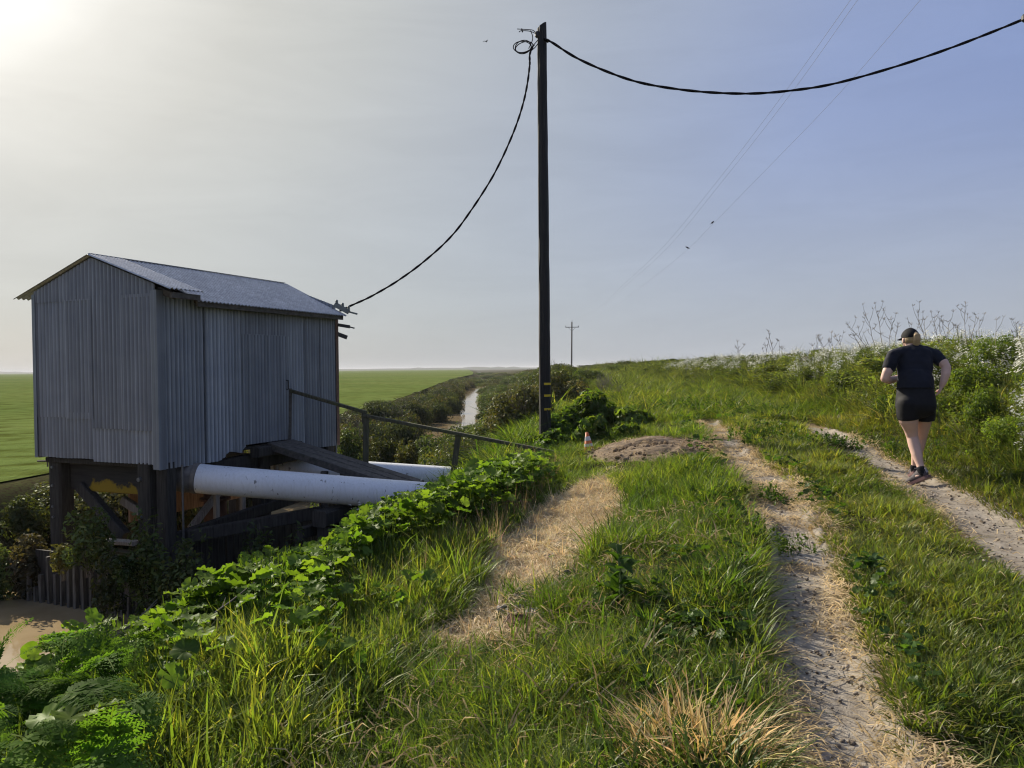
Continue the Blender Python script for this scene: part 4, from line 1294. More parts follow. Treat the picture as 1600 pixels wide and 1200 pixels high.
def shoe(label, ft, ank, tilt_up):
    heel, midf, toe = ft
    d = (toe - heel).normalized()
    up = (ank - heel); up = (up - d * up.dot(d)).normalized()
    sd = d.cross(up).normalized()
    mb = MB()
    def sec(p, w, h0, h1): return [p + sd * w * math.cos(a) + up * (h1 * math.sin(a) if math.sin(a) > 0 else h0 * math.sin(a)) for a in [2 * math.pi * k / 16 for k in range(16)]]
    L = .275; h0 = heel - d * .045
    secs = [(0, .018, .02, .03), (.02, .033, .034, .060), (.055, .037, .038, .078), (.095, .038, .038, .074), (.14, .043, .034, .055), (.19, .049, .031, .040), (.235, .044, .028, .030), (.262, .030, .022, .020), (.275, .012, .012, .008)]
    vs = []
    for x, w, a, b in secs: vs += sec(h0 + d * x, w, a, b)
    fs = []
    for i in range(len(secs) - 1):
        for k in range(16):
            u, v = i * 16 + k, i * 16 + (k + 1) % 16
            fs.append((u, v, v + 16, u + 16))
    fs.append(tuple(reversed(range(16)))); fs.append(tuple(range((len(secs) - 1) * 16, len(secs) * 16)))
    mb.add(vs, fs)
    o = mb.build('shoe', shoe_m, per, True, smooth=True)
    if label: o['label'] = label
    so_ = MB(); out = [(.0, .026), (.03, .040), (.10, .041), (.15, .046), (.20, .053), (.245, .047), (.272, .026)]
    vs = []
    for x, w in out:
        z0, z1 = -.048, -.018
        for s in (-1, 1):
            for z in (z0, z1): vs.append(h0 + d * (x - .006) + sd * w * s + up * z)
    fs = []
    for i in range(len(out) - 1):
        a = i * 4; b = a + 4
        fs += [(a, b, b + 1, a + 1), (a + 2, a + 3, b + 3, b + 2), (a, a + 2, b + 2, b), (a + 1, b + 1, b + 3, a + 3)]
    fs += [(0, 1, 3, 2), (len(out) * 4 - 4, len(out) * 4 - 2, len(out) * 4 - 1, len(out) * 4 - 3)]
    so_.add(vs, fs); so_.build('sole', sole_m, o, True)
    hb_ = MB(); hb_.bar(h0 + up * .01 - d * .004, h0 + up * .062 - d * .006, .026, .008, up=tuple(d)); hb_.build('heel_tab', sole_g, o, True)
    return o
aL, aR = Q(*LEG_L[-1][:3]), Q(*LEG_R[-1][:3])
shoe('dusty running shoe with its heel lifted', FT_L, aL + UP * .05, 1)
shoe(None, FT_R, aR + UP * .05, 0)
for leg, ft in ((LEG_L, FT_L), (LEG_R, FT_R)):
    mb = MB(); a = Q(*leg[-2][:3]); b = Q(*leg[-1][:3])
    echain(mb, [ft[0] * .8 + b * .2, b, b.lerp(a, .35)], [.040, .041, .043], [.042, .042, .043])
    mb.build('sock', sock_m, per, True, smooth=True)
plain_attr = leaf_mat('crumbs', 0.0, .8, 0.0)
# ------------------------------------------------------------------ plant pieces
def blade(l, w, lean, az, base, tint, droop=.35):
    ts = (0, .38, .74, 1.0); ws = (1, .85, .5, 0)
    ca, sa = math.cos(az), math.sin(az)
    v = []
    tw = random.uniform(-.9, .9)
    for t, k in zip(ts, ws):
        h = lean * l * t ** 1.8; z = l * (t - droop * lean * t * t)
        x, y = base[0] + ca * h, base[1] + sa * h
        sx, sy = -math.sin(az + tw * t), math.cos(az + tw * t)
        if k: v += [(x + sx * w * k / 2, y + sy * w * k / 2, z), (x - sx * w * k / 2, y - sy * w * k / 2, z)]
        else: v.append((x, y, z))
    return Tmpl(v, [(0, 1, 3, 2), (2, 3, 5, 4), (4, 5, 6)], [tint] * 7)


def tuft(k, w, spread, leans, seedhead=0, dry=.08):
    out = []
    for i in range(k):
        a = random.uniform(0, 2 * math.pi); r = spread * math.sqrt(random.random())
        g = random.uniform(.72, 1.25)
        tint = (g * random.uniform(.85, 1.2), g, g * random.uniform(.75, 1.2))
        if random.random() < dry: tint = (2.3, 1.6, 2.0)
        out.append(blade(random.uniform(.45, 1.0), w * random.uniform(.7, 1.2), random.uniform(*leans), a + random.uniform(-.5, .5), (r * math.cos(a), r * math.sin(a)), tint, random.uniform(.2, .6)))
    return Tmpl.join(out)


TUFT = [tuft(11, .030, .20, (.1, 1.35), dry=.10) for _ in range(8)]
TUFT_FAR = [tuft(12, .030, .26, (.2, 1.4), dry=.0) for _ in range(6)]
TUFT_TALL = [tuft(12, .034, .22, (.05, .9), dry=.06) for _ in range(7)]
TUFT_LUSH = [tuft(13, .040, .20, (.15, 1.0), dry=.03) for _ in range(6)]
TUFT_SHORT = [tuft(13, .050, .35, (.2, 1.1), dry=.05) for _ in range(6)]
TUFT_DRY = [tuft(14, .030, .30, (.3, 1.5), dry=0) for _ in range(5)]


def oval(l, w, fold=.18, droop=.25, tint=(1, 1, 1)):
    v = [(0, 0, 0), (w * .5, l * .35, fold * w), (-w * .5, l * .35, fold * w), (0, l * .38, -.02 * l), (w * .38, l * .72, fold * w - droop * l * .35), (-w * .38, l * .72, fold * w - droop * l * .35), (0, l * .75, -droop * l * .35), (0, l, -droop * l)]
    return Tmpl(v, [(0, 1, 3), (0, 3, 2), (1, 4, 6, 3), (3, 6, 5, 2), (4, 7, 6), (6, 7, 5)], [tint] * 8)


def mallow(lobes=6, seed=0):
    """round pleated leaf with shallow lobes, a notch at the stalk, on a thin stalk"""
    r_ = random.Random(seed); n = lobes * 4
    v = [(0, 0, -.10)]; f = []
    for ring, rad in ((0, .52), (1, 1.0)):
        for k in range(n + 1):
            a = -math.pi * .5 + (.16 + (2 * math.pi - .32) * k / n)
            ph = (k % 4) / 4
            lob = 1 - (.07 * (1 - math.sin(math.pi * ph)) if ring else 0)
            z = (.03 if k % 2 else -.02) * (1 + ring) + (-.02 if ring == 0 else -.16 * r_.uniform(-.2, 2.0) + .08)
            v.append((rad * lob * math.cos(a), rad * lob * math.sin(a), z + .12 * rad))
    m = n + 1
    for k in range(n):
        f.append((0, 1 + k, 2 + k)); f.append((1 + k, 1 + m + k, 2 + m + k, 2 + k))
    b = len(v)
    v += [(-.022, 0, -.1), (.022, 0, -.1), (.04, -.5, -2.0), (0, -.5, -2.0)]
    f.append((b, b + 1, b + 2, b + 3))
    t = [(1, 1, 1)] * (1 + 2 * m)
    t = [(r_.uniform(.85, 1.15),) * 3 for _ in t] + [(.5, .5, .6)] * 4
    return Tmpl(v, f, t)
MALLOW = [mallow(6, 1), mallow(7, 2), mallow(5, 3), mallow(7, 4)]


def frond(seed):
    """feathery twice-divided leaf arching outward, one unit long"""
    r_ = random.Random(seed); v, f, t = [], [], []
    def leaflet(p, d, s, l, w, tint):
        n = len(v)
        p, d, s = Vector(p), Vector(d), Vector(s)
        v.extend([tuple(p), tuple(p + d * l * .45 + s * w), tuple(p + d * l), tuple(p + d * l * .45 - s * w)]); f.append((n, n + 1, n + 2, n + 3)); t.extend([tint] * 4)
    N = 11
    for i in range(N):
        q = .16 + .84 * i / (N - 1)
        c = Vector((0, q, .55 * q - .62 * q * q))
        tng = Vector((0, 1, .55 - 1.24 * q)).normalized(); up = Vector((0, -tng.z, tng.y))
        L = .42 * (1 - q) ** .75 + .03
        for s in (1, -1):
            d = (Vector((s, 0, 0)) * .86 + tng * .5 + up * r_.uniform(-.15, .12)).normalized()
            side = (tng - d * tng.dot(d)).normalized()
            m = max(2, int(L / .036))
            g = r_.uniform(.8, 1.2)
            for j in range(m):
                e = (j + .4) / m; p = c + d * L * e - up * .10 * L * e * e
                ll = L * .36 * (1 - e) + .022
                for s2 in (1, -1):
                    dd = (side * s2 * .8 + d * .6 + up * r_.uniform(-.25, .25)).normalized()
                    leaflet(p, dd, dd.cross(up).normalized(), ll, ll * .20, (g * r_.uniform(.9, 1.15),) * 3)
    n = len(v)
    for i in range(8):
        q0, q1 = i / 8, (i + 1) / 8
        for q in (q0, q1):
            z = .55 * q - .62 * q * q
            v.extend([(-.007, q, z), (.007, q, z)]); t.extend([(1.2, 1.0, 1.0)] * 2)
        f.append((n + 4 * i, n + 4 * i + 1, n + 4 * i + 3, n + 4 * i + 2))
    return Tmpl(v, f, t)
FROND = [frond(1), frond(2), frond(3)]


def leafy(seed, k=10, tall=1.0, l0=.16, l1=.34):
    """bushy herb: leaves at all heights round a leaning stem, one unit tall"""
    r_ = random.Random(seed); it = []
    for i in range(k):
        h = tall * (r_.random() ** .8); a = r_.uniform(0, 6.28); tl = r_.uniform(.2, 1.3)
        Mx = np.array(Euler((tl, 0, a)).to_matrix())
        l = r_.uniform(l0, l1) * (1.15 - .5 * h)
        g = r_.uniform(.75, 1.25)
        it.append(oval(l, l * r_.uniform(.4, .62)).moved(Mx, (.10 * r_.uniform(-1, 1), .10 * r_.uniform(-1, 1), h * .92), (g * r_.uniform(.9, 1.15), g, g)))
    for s in range(2):
        dx, dy = r_.uniform(-.1, .1), r_.uniform(-.1, .1)
        it.append(Tmpl([(dx - .008, dy, 0), (dx + .008, dy, 0), (dx * 2 + .006, dy * 2, tall), (dx * 2 - .006, dy * 2, tall)], [(0, 1, 2, 3)], [(1.1, 1, .9)] * 4))
    return Tmpl.join(it)
LEAFY = [leafy(i, 12) for i in range(6)]
LEAFY_FINE = [leafy(i + 20, 30, 1.0, .08, .19) for i in range(6)]


def umbel(seed, n=9):
    """flowering top: wiry stems with small white flowers"""
    r_ = random.Random(seed); it = []
    for i in range(n):
        h = r_.uniform(.55, 1.05); x, y = r_.uniform(-.16, .16), r_.uniform(-.16, .16)
        it.append(Tmpl([(x * .3 - .004, y * .3, .2), (x * .3 + .004, y * .3, .2), (x + .003, y, h), (x - .003, y, h)], [(0, 1, 2, 3)], [(.11, .14, .05)] * 4))
        for j in range(r_.randint(3, 6)):
            q = r_.uniform(.020, .036); a = r_.uniform(0, 1.5)
            fx, fy, fz = x + r_.uniform(-.05, .05), y + r_.uniform(-.05, .05), h + r_.uniform(-.07, .05)
            v = [(fx, fy, fz)]
            for k in range(8):
                b = a + k * math.pi / 4; rr = q if k % 2 == 0 else q * .45
                v.append((fx + rr * math.cos(b), fy + rr * math.sin(b) * .8, fz + rr * (.45 * math.sin(b + seed) + .15)))
            it.append(Tmpl(v, [(0, 1 + k, 1 + (k + 1) % 8) for k in range(8)], [(.78, .78, .72)] * 9))
    return Tmpl.join(it)
UMBEL = [umbel(i) for i in range(6)]


def straw(seed):
    r_ = random.Random(seed); l = 1.0; b = r_.uniform(-.2, .2); lift = r_.uniform(0, .22)
    return Tmpl([(0, -.022, .0), (0, .022, 0), (.5, b * .5 + .022, lift), (.5, b * .5 - .022, lift), (1, b * 1.6, lift * .2)], [(0, 1, 2, 3), (3, 2, 4)], [(1, 1, 1)] * 5)
STRAW = [straw(i) for i in range(6)]


def bush_tmpl(seed, leaves=2600, leaf=.05, lumps=16, dims=None):
    """crown of leaf sprays over uneven lumps; unit radius, unit height"""
    g = np.random.default_rng(seed)
    c = g.normal(size=(lumps, 3)); c /= np.linalg.norm(c, axis=1)[:, None]
    c *= (g.random((lumps, 1)) ** .5) * np.array([[.66, .66, .42]]); c[:, 2] += .50
    c[:, 2] = np.clip(c[:, 2], .22, .80)
    r = g.uniform(.20, .40, lumps)
    k = g.integers(0, lumps, leaves)
    d = g.normal(size=(leaves, 3)); d[:, 2] = d[:, 2] * .9 + .25; d /= np.linalg.norm(d, axis=1)[:, None]
    rad = r[k] * (1 - .35 * g.random(leaves) ** 2) * (1 + .28 * (g.random(leaves) < .12) * g.random(leaves))
    p = c[k] + d * rad[:, None] * np.array([1, 1, .8])
    p[:, 2] = np.maximum(p[:, 2], .02)
    nrm = d + g.normal(size=(leaves, 3)) * .55; nrm[:, 2] += .25; nrm /= np.linalg.norm(nrm, axis=1)[:, None]
    a = np.cross(nrm, g.normal(size=(leaves, 3))); a /= np.linalg.norm(a, axis=1)[:, None]
    b = np.cross(nrm, a)
    if dims is not None:
        p = p * np.array([dims]); leaf = leaf * max(dims)
    L = leaf * g.uniform(.7, 1.5, leaves)[:, None]
    V = np.stack([p - a * L, p + b * L * .42 + nrm * L * .1, p + a * L, p - b * L * .42 + nrm * L * .1], 1).reshape(-1, 3)
    lump_t = g.uniform(.72, 1.3, lumps)[k]
    t = lump_t * g.uniform(.75, 1.25, leaves)
    yel = (g.random(leaves) < .10)
    T = np.stack([t * (1 + .5 * yel), t * (1 + .12 * yel), t], -1)
    T = np.repeat(T, 4, 0)
    o = Tmpl.__new__(Tmpl); o.v = V; o.loops = np.arange(leaves * 4); o.tot = np.full(leaves, 4); o.tint = T
    o.lumps, o.rad = c, r
    return o


def twig_tmpl(seed, n=26):
    r_ = random.Random(seed); mb = MB()
    for i in range(n):
        a = r_.uniform(0, 6.28); e = r_.uniform(.25, 1.0); l = r_.uniform(.5, 1.05)
        p0 = Vector((r_.uniform(-.15, .15), r_.uniform(-.15, .15), 0))
        d = Vector((math.cos(a) * e, math.sin(a) * e, 1)).normalized()
        p1 = p0 + d * l * .5 + Vector((0, 0, .05)); p2 = p1 + (d + Vector((r_.uniform(-.4, .4), r_.uniform(-.4, .4), .1))).normalized() * l * .5
        mb.tube([p0, p1, p2], [.012, .007, .003], 3, False)
        for j in range(4):
            q = p1.lerp(p2, r_.random()); mb.tube([q, q + (d + Vector((r_.uniform(-1, 1), r_.uniform(-1, 1), r_.uniform(-.2, .8)))).normalized() * r_.uniform(.12, .3)], [.005, .002], 3, False)
    return Tmpl(mb.v, mb.f)
TWIG = [twig_tmpl(i) for i in range(4)]
BUSH = [bush_tmpl(i + 40, 4200, .040, 22) for i in range(6)]
BUSH_FINE = [bush_tmpl(i + 60, 5200, .034, 20) for i in range(3)]
BRAMBLE = [bush_tmpl(i + 80, 1500, .085, 14) for i in range(3)]


# ------------------------------------------------------------------ scattering helpers
def colours(n, a, b, X, Y, s=.9, seed=0, jit=.18):
    m = np.clip((fbm(X * s, Y * s, seed) - .5) * 2.2 + .5 + rng.normal(size=n) * .15, 0, 1)[:, None]
    return (np.array(a)[None] * (1 - m) + np.array(b)[None] * m) * (1 + rng.normal(size=(n, 1)) * jit).clip(.5, 1.6)


def sample(y0, y1, u0, u1, dens):
    n = int((y1 - y0) * (u1 - u0) * dens)
    Y = y0 + (y1 - y0) * rng.random(n); u = u0 + (u1 - u0) * rng.random(n)
    X = trail(Y) + u
    k = (np.abs(X) < .76 * Y + 1.5) & (Y > 1.0)
    return X[k], Y[k], u[k]


def scatter(cl, tm, X, Y, size, col, tilt=.18, sink=.015, width=None, zoff=0.0):
    n = len(X)
    if n == 0: return
    which = rng.integers(0, len(tm), n)
    Z = H(X, Y) - sink + zoff
    pos = np.stack([X, Y, Z], -1)
    size = np.broadcast_to(size, (n,)).astype(float)
    for k in range(len(tm)):
        m = which == k
        q = int(m.sum())
        rot = rotmats(rng.random(q) * 6.283, np.abs(rng.normal(size=q)) * tilt, rng.random(q) * 6.283)
        sc = size[m] if width is None else np.stack([width[m], width[m], size[m]], -1)
        cl.put(tm[k], pos[m], rot, sc, col[m])


def stuff(name, cl, mat, label, cat):
    o = link_mesh(name, cl.mesh(name), mat)
    return tag(o, label, cat, kind='stuff')


# silhouette of the left bank's growth: the height that leaves the shed, pipes and ditch in view
_sx = np.array([-400, 0, 60, 140, 200, 250, 300, 350, 400, 470, 530, 560, 600, 650, 700, 760, 820, 880, 940, 1000])
_sy = np.array([1040, 1000, 978, 954, 962, 945, 908, 880, 854, 846, 834, 795, 778, 764, 742, 716, 702, 700, 700, 720])
def limit_height(X, Y, want, slack=14, margin=0):
    px, _, d = proj(X, Y, H(X, Y))
    y = np.interp(px, _sx, _sy) + np.abs(rng.normal(size=len(X))) * slack + margin
    yh = 575.5 + (800 - px) * .0096
    ztop = EYE - (y - yh) / F * d
    return np.clip(np.minimum(want, ztop - H(X, Y)), 0, None)


# ------------------------------------------------------------------ grass
GA, GB, GY = (.064, .118, .021), (.150, .200, .042), (.20, .21, .055)
gr = Cloud()
def grass_zone(y0, y1, u0, u1, dens, tm, h0, h1, a=GA, b=GB, seed=0, keep=None, lim=False, wide=1.0):
    X, Y, u = sample(y0, y1, u0, u1, dens)
    m = (track_mask(u, Y) < .35 + .5 * (rng.random(len(u)) < .06)) & (dry_mask(X, Y) < .3 + .5 * (rng.random(len(u)) < .10)) & (heap_mask(X, Y) < .5)
    clump = fbm(X * 1.5, Y * 1.5, 77 + seed)
    m &= rng.random(len(u)) < (.55 + .9 * (clump - .25)).clip(.25, 1)
    if keep is not None: m &= keep(X, Y, u)
    X, Y, u, clump = X[m], Y[m], u[m], clump[m]
    size = (h0 + (h1 - h0) * np.clip((clump - .3) * 2.2, 0, 1.15)) * (.8 + .4 * rng.random(len(X)))
    if lim:
        size = limit_height(X, Y, size)
        k = size > .06; X, Y, size = X[k], Y[k], size[k]
    col = colours(len(X), a, b, X, Y, .8, seed)
    scatter(gr, tm, X, Y, size, col, .28, width=np.maximum(size, .15) * wide * 1.15)


grass_zone(1.5, 3.6, -4.6, -.26, 720, TUFT, .11, .27, seed=1, lim=True)
grass_zone(3.6, 6.5, -4.4, -.24, 500, TUFT, .11, .28, seed=1, lim=True)
grass_zone(6.5, 10, -3.0, -.24, 330, TUFT, .11, .26, seed=1, lim=False)
grass_zone(10, 16, -3.0, -.24, 210, TUFT, .11, .24, seed=1, wide=1.3)
grass_zone(9, 22, -6.4, -3.0, 60, TUFT, .2, .45, seed=8, wide=1.5)
grass_zone(22, 60, -7.5, -3.0, 12, TUFT, .3, .55, seed=8, wide=3)
grass_zone(1.5, 5, -.95, -.32, 240, TUFT_LUSH, .16, .30, (.055, .095, .022), (.10, .14, .034), seed=2)
grass_zone(2.0, 5, .28, 1.36, 950, TUFT_SHORT, .06, .15, (.070, .112, .024), (.155, .18, .045), seed=3)
grass_zone(5, 9, .28, 1.36, 600, TUFT_SHORT, .06, .15, (.075, .115, .026), (.165, .185, .05), seed=3)
grass_zone(9, 16, .26, 1.38, 330, TUFT_SHORT, .10, .20, (.08, .115, .028), (.155, .175, .05), seed=3, wide=1.2)
grass_zone(3.0, 16, 1.95, 2.9, 300, TUFT_SHORT, .08, .22, (.08, .105, .022), (.17, .17, .05), seed=4, wide=1.1)
grass_zone(14, 26, -3.0, 2.9, 120, TUFT, .16, .30, (.075, .115, .024), (.15, .18, .045), seed=5, wide=1.8)
grass_zone(26, 60, -3.5, 3.2, 50, TUFT_FAR, .16, .34, (.075, .105, .026), (.14, .16, .05), seed=5, wide=2.2)
grass_zone(60, 140, -5, 5, 10, TUFT_FAR, .25, .5, (.075, .10, .03), (.13, .145, .055), seed=6, wide=2.6)
# tall bank on the right
grass_zone(3.5, 9, 2.6, 5.6, 300, TUFT, .18, .50, (.075, .105, .028), (.15, .175, .055), seed=7)
grass_zone(9, 18, 2.7, 8.5, 110, TUFT, .20, .48, (.08, .105, .034), (.165, .18, .065), seed=7, wide=1.4)
grass_zone(18, 45, 2.7, 10, 40, TUFT_FAR, .22, .48, (.08, .10, .036), (.15, .165, .068), seed=7, wide=1.8)
grass_zone(45, 140, 3, 14, 11, TUFT_FAR, .25, .55, (.065, .085, .03), (.12, .135, .055), seed=7, wide=2.4)
tallg = lambda X, Y, u: u > np.interp(Y, [2, 4.6, 5.2, 6, 6.6, 7.7, 9], [-5.2, -4.5, -4.1, -3.5, -3.1, -2.6, -2.4]) - .2
grass_zone(2.0, 7.4, -4.6, -2.2, 300, TUFT_TALL, .22, .46, (.075, .125, .024), (.165, .205, .045), seed=12, keep=tallg, lim=True, wide=.8)
grass_zone(2.0, 5.0, -2.4, -.9, 90, TUFT_TALL, .20, .36, (.075, .12, .024), (.165, .20, .05), seed=13, wide=.8)
stuff('grass', gr, M['grass'], 'green grass covering the levee between the ruts and along the banks', 'grass')

# ------------------------------------------------------------------ dead grass and straw
dg = Cloud()
DA, DB = (.46, .375, .25), (.74, .64, .46)
X, Y, u = sample(4.0, 10, -2.9, -1.0, 420)
m = rng.random(len(X)) < dry_mask(X, Y) * (.5 + fbm(X * 2.2, Y * 2.2, 13)); X, Y = X[m], Y[m]
scatter(dg, TUFT_DRY, X, Y, .05 + .08 * rng.random(len(X)), colours(len(X), DA, DB, X, Y, 1.8, 4), .5, width=.10 + .1 * rng.random(len(X)))
X, Y, u = sample(4.0, 10, -2.9, -1.0, 2600)
m = rng.random(len(X)) < dry_mask(X, Y); X, Y = X[m], Y[m]
scatter(dg, STRAW, X, Y, .05 + .11 * rng.random(len(X)), colours(len(X), DA, DB, X, Y, 2.5, 5), .25, sink=-.012)
# fringes and swathes of straw on the ruts
X, Y, u = sample(1.8, 14, -.62, 2.3, 3600)
edge = np.maximum(np.exp(-((np.abs(u - rut_l(Y)) - .25) / .10) ** 2), .5 * np.exp(-((np.abs(u - rut_r(Y)) - .30) / .11) ** 2))
sw = sstep(.42, .56, fbm(u * 1.5, Y * 1.9, 19)) * (np.abs(u - rut_l(Y)) < .38) * .95
p_ = np.clip(edge * (.15 + .95 * sstep(.38, .62, fbm(u * 2, Y * .9, 29))) + sw * .8 * (fbm(X * 6, Y * 6, 30) > .36), 0.025, 1)
m = rng.random(len(X)) < p_; X, Y, u = X[m], Y[m], u[m]
scatter(dg, STRAW, X, Y, .04 + .12 * rng.random(len(X)) ** 1.5, colours(len(X), (.42, .32, .18), (.72, .58, .36), X, Y, 2.5, 6), .16, sink=-.024)
X, Y, u = sample(5.0, 10.5, -3.0, -2.35, 90)
scatter(dg, TUFT, X, Y, .15 + .40 * rng.random(len(X)) ** 1.5, colours(len(X), (.20, .16, .09), (.42, .35, .22), X, Y, 2.5, 6), .12, width=.10 + .08 * rng.random(len(X)))
X, Y, u = sample(2.0, 7, -2.6, -.25, 260); m = dry_mask(X, Y) < .3; X, Y = X[m], Y[m]
scatter(dg, STRAW, X, Y, .06 + .14 * rng.random(len(X)), colours(len(X), (.22, .17, .09), (.48, .38, .22), X, Y, 2.5, 6), .5, sink=-.03 - .05)
n = 900; r = np.sqrt(rng.random(n)); a_ = rng.random(n) * 6.283; X = 1.95 + .9 * r * np.cos(a_); Y = 10.6 + r * np.sin(a_)
scatter(dg, STRAW, X, Y, .05 + .14 * rng.random(n), colours(n, (.20, .15, .10), (.48, .38, .25), X, Y, 2.5, 6), .25, sink=-.05)
X, Y, u = sample(9.5, 11.8, -2.3, -.4, 60); m = (heap_mask(X, Y) > .2) & (heap_mask(X, Y) < .9); X, Y = X[m], Y[m]
scatter(dg, TUFT_DRY, X, Y, .06 + .08 * rng.random(len(X)), colours(len(X), DA, DB, X, Y, 1.8, 4), .5, width=.12 + 0 * X)
def pebble(seed):
    r_ = random.Random(seed); v = []
    for z, q in ((-.5, .6), (.1, 1.0), (.55, .6)):
        v += [(q * math.cos(k * 1.257 + z) * r_.uniform(.75, 1.2), q * math.sin(k * 1.257 + z) * r_.uniform(.75, 1.2), z * r_.uniform(.7, 1.1)) for k in range(5)]
    return Tmpl(v, [(i * 5 + k, i * 5 + (k + 1) % 5, i * 5 + 5 + (k + 1) % 5, i * 5 + 5 + k) for i in range(2) for k in range(5)] + [(10, 11, 12, 13, 14)])
PEB = [pebble(i) for i in range(5)]
pe = Cloud()
X, Y, u = sample(1.8, 12, -.45, 2.2, 420)
m = np.maximum(np.abs(u - rut_l(Y)) < .34, np.abs(u - rut_r(Y)) < .38); X, Y = X[m], Y[m]
scatter(pe, PEB, X, Y, .003 + .012 * rng.random(len(X)) ** 4 + .002 * rng.random(len(X)), colours(len(X), (.16, .13, .10), (.36, .32, .27), X, Y, 9, 3), .4, sink=-.022)
n = 500; r = np.sqrt(rng.random(n)); a_ = rng.random(n) * 6.283; X = 1.95 + .95 * r * np.cos(a_); Y = 10.6 + 1.05 * r * np.sin(a_)
scatter(pe, PEB, X, Y, .008 + .035 * rng.random(n) ** 3, colours(n, (.12, .09, .065), (.24, .19, .14), X, Y, 9, 3), .4, sink=-.03)
X, Y, u = sample(4.6, 6.4, -1.95, -1.4, 500)
scatter(pe, PEB, X, Y, .006 + .022 * rng.random(len(X)) ** 3, colours(len(X), (.13, .125, .12), (.30, .29, .28), X, Y, 9, 3), .4, sink=-.012)
stuff('pebbles', pe, plain_attr, 'small stones and crumbs of earth on the ruts and bare soil', 'pebbles')
stuff('dry_straw', dg, M['dry'], 'dead straw and mown grass lying on the bare patch and the rut edges', 'straw')


def plant(name, label, cat, tms, mat, x, y, n, spread, size, a, b, tilt=.3, group=None, part='foliage', zoff=0.0):
    """one plant that could be pulled up: many small pieces round one root"""
    root = empty(name, (x, y, H1(x, y)))
    tag(root, label, cat, group)
    cl = Cloud()
    r = spread * np.sqrt(rng.random(n)); th = rng.random(n) * 6.283
    X, Y = x + r * np.cos(th), y + r * np.sin(th)
    s = size * (.7 + .6 * rng.random(n)) * (1.1 - .35 * r / max(spread, 1e-3))
    scatter(cl, tms, X, Y, s, colours(n, a, b, X, Y, 3, 8), tilt, zoff=zoff)
    link_mesh(part, cl.mesh(part), mat, root, True)
    return root
TUFT_STRAW = [tuft(16, .040, .22, (.2, 1.2), dry=0) for _ in range(4)]
plant('dry_grass_tuft', 'straw-coloured dead grass tussock at the bottom edge beside the rut', 'grass tuft', TUFT_STRAW, M['dry'], .66, 2.86, 130, .24, .30, (.55, .44, .23), (.82, .69, .42), .35, part='blades')
plant('dry_grass_tuft', 'small flattened dead tussock just behind the larger straw-coloured one', 'grass tuft', TUFT_DRY, M['dry'], .42, 3.25, 40, .16, .16, (.28, .20, .11), (.42, .33, .2), .6, part='blades')


def rosette(name, label, x, y, n, l, col, tall):
    root = empty(name, (x, y, H1(x, y))); tag(root, label, 'plant')
    cl = Cloud()
    z0 = H1(x, y)
    for i in range(n):
        a = i * 2.4; h = tall * (i / n) ** 1.1
        t_ = oval(1, .62, .25, .35)
        rot = rotmats(np.array([a]), np.array([random.uniform(.0, .3)]), np.array([random.uniform(0, 6.28)]))
        Mx = np.array(Euler((random.uniform(.25, .95), 0, 0)).to_matrix())
        t_ = t_.moved(Mx)
        g = random.uniform(.75, 1.3)
        cl.put(t_, np.array([[x + .02 * math.cos(a), y + .02 * math.sin(a), z0 + .03 + h]]), rot, np.array([l * random.uniform(.7, 1.15) * (1.1 - .5 * h / tall)]), np.array([[col[0] * g, col[1] * g, col[2] * g]]))
    link_mesh('foliage', cl.mesh('foliage'), M['leaf'], root, True)
    mb = MB(); mb.tube([(x, y, z0 - .02), (x + .01, y, z0 + tall * .6), (x - .015, y + .01, z0 + tall * 1.25)], [.012, .009, .004], 6); mb.build('stem', plain('green_stem', (.09, .13, .04), .6, .3, .2), root, True)
    return root
q = P(968, 945, 4.62); rosette('broadleaf_weed', 'large dark broad-leaved weed standing in the grass strip beside the straw patch', q.x, q.y, 17, .19, (.042, .082, .018), .30)
q = P(1105, 935, 4.75); rosette('broadleaf_weed', 'low light green broad-leaved weed in the shaded grass near the left rut', q.x, q.y, 9, .11, (.07, .12, .025), .12)
q = P(1360, 905, 5.0); rosette('broadleaf_weed', 'bluish broad-leaved weed on the left edge of the middle strip', q.x, q.y, 12, .12, (.055, .10, .04), .10)
q = P(1420, 1015, 3.75); rosette('broadleaf_weed', 'green broad-leaved weed overhanging the right edge of the near rut', q.x, q.y, 10, .10, (.06, .11, .03), .08)

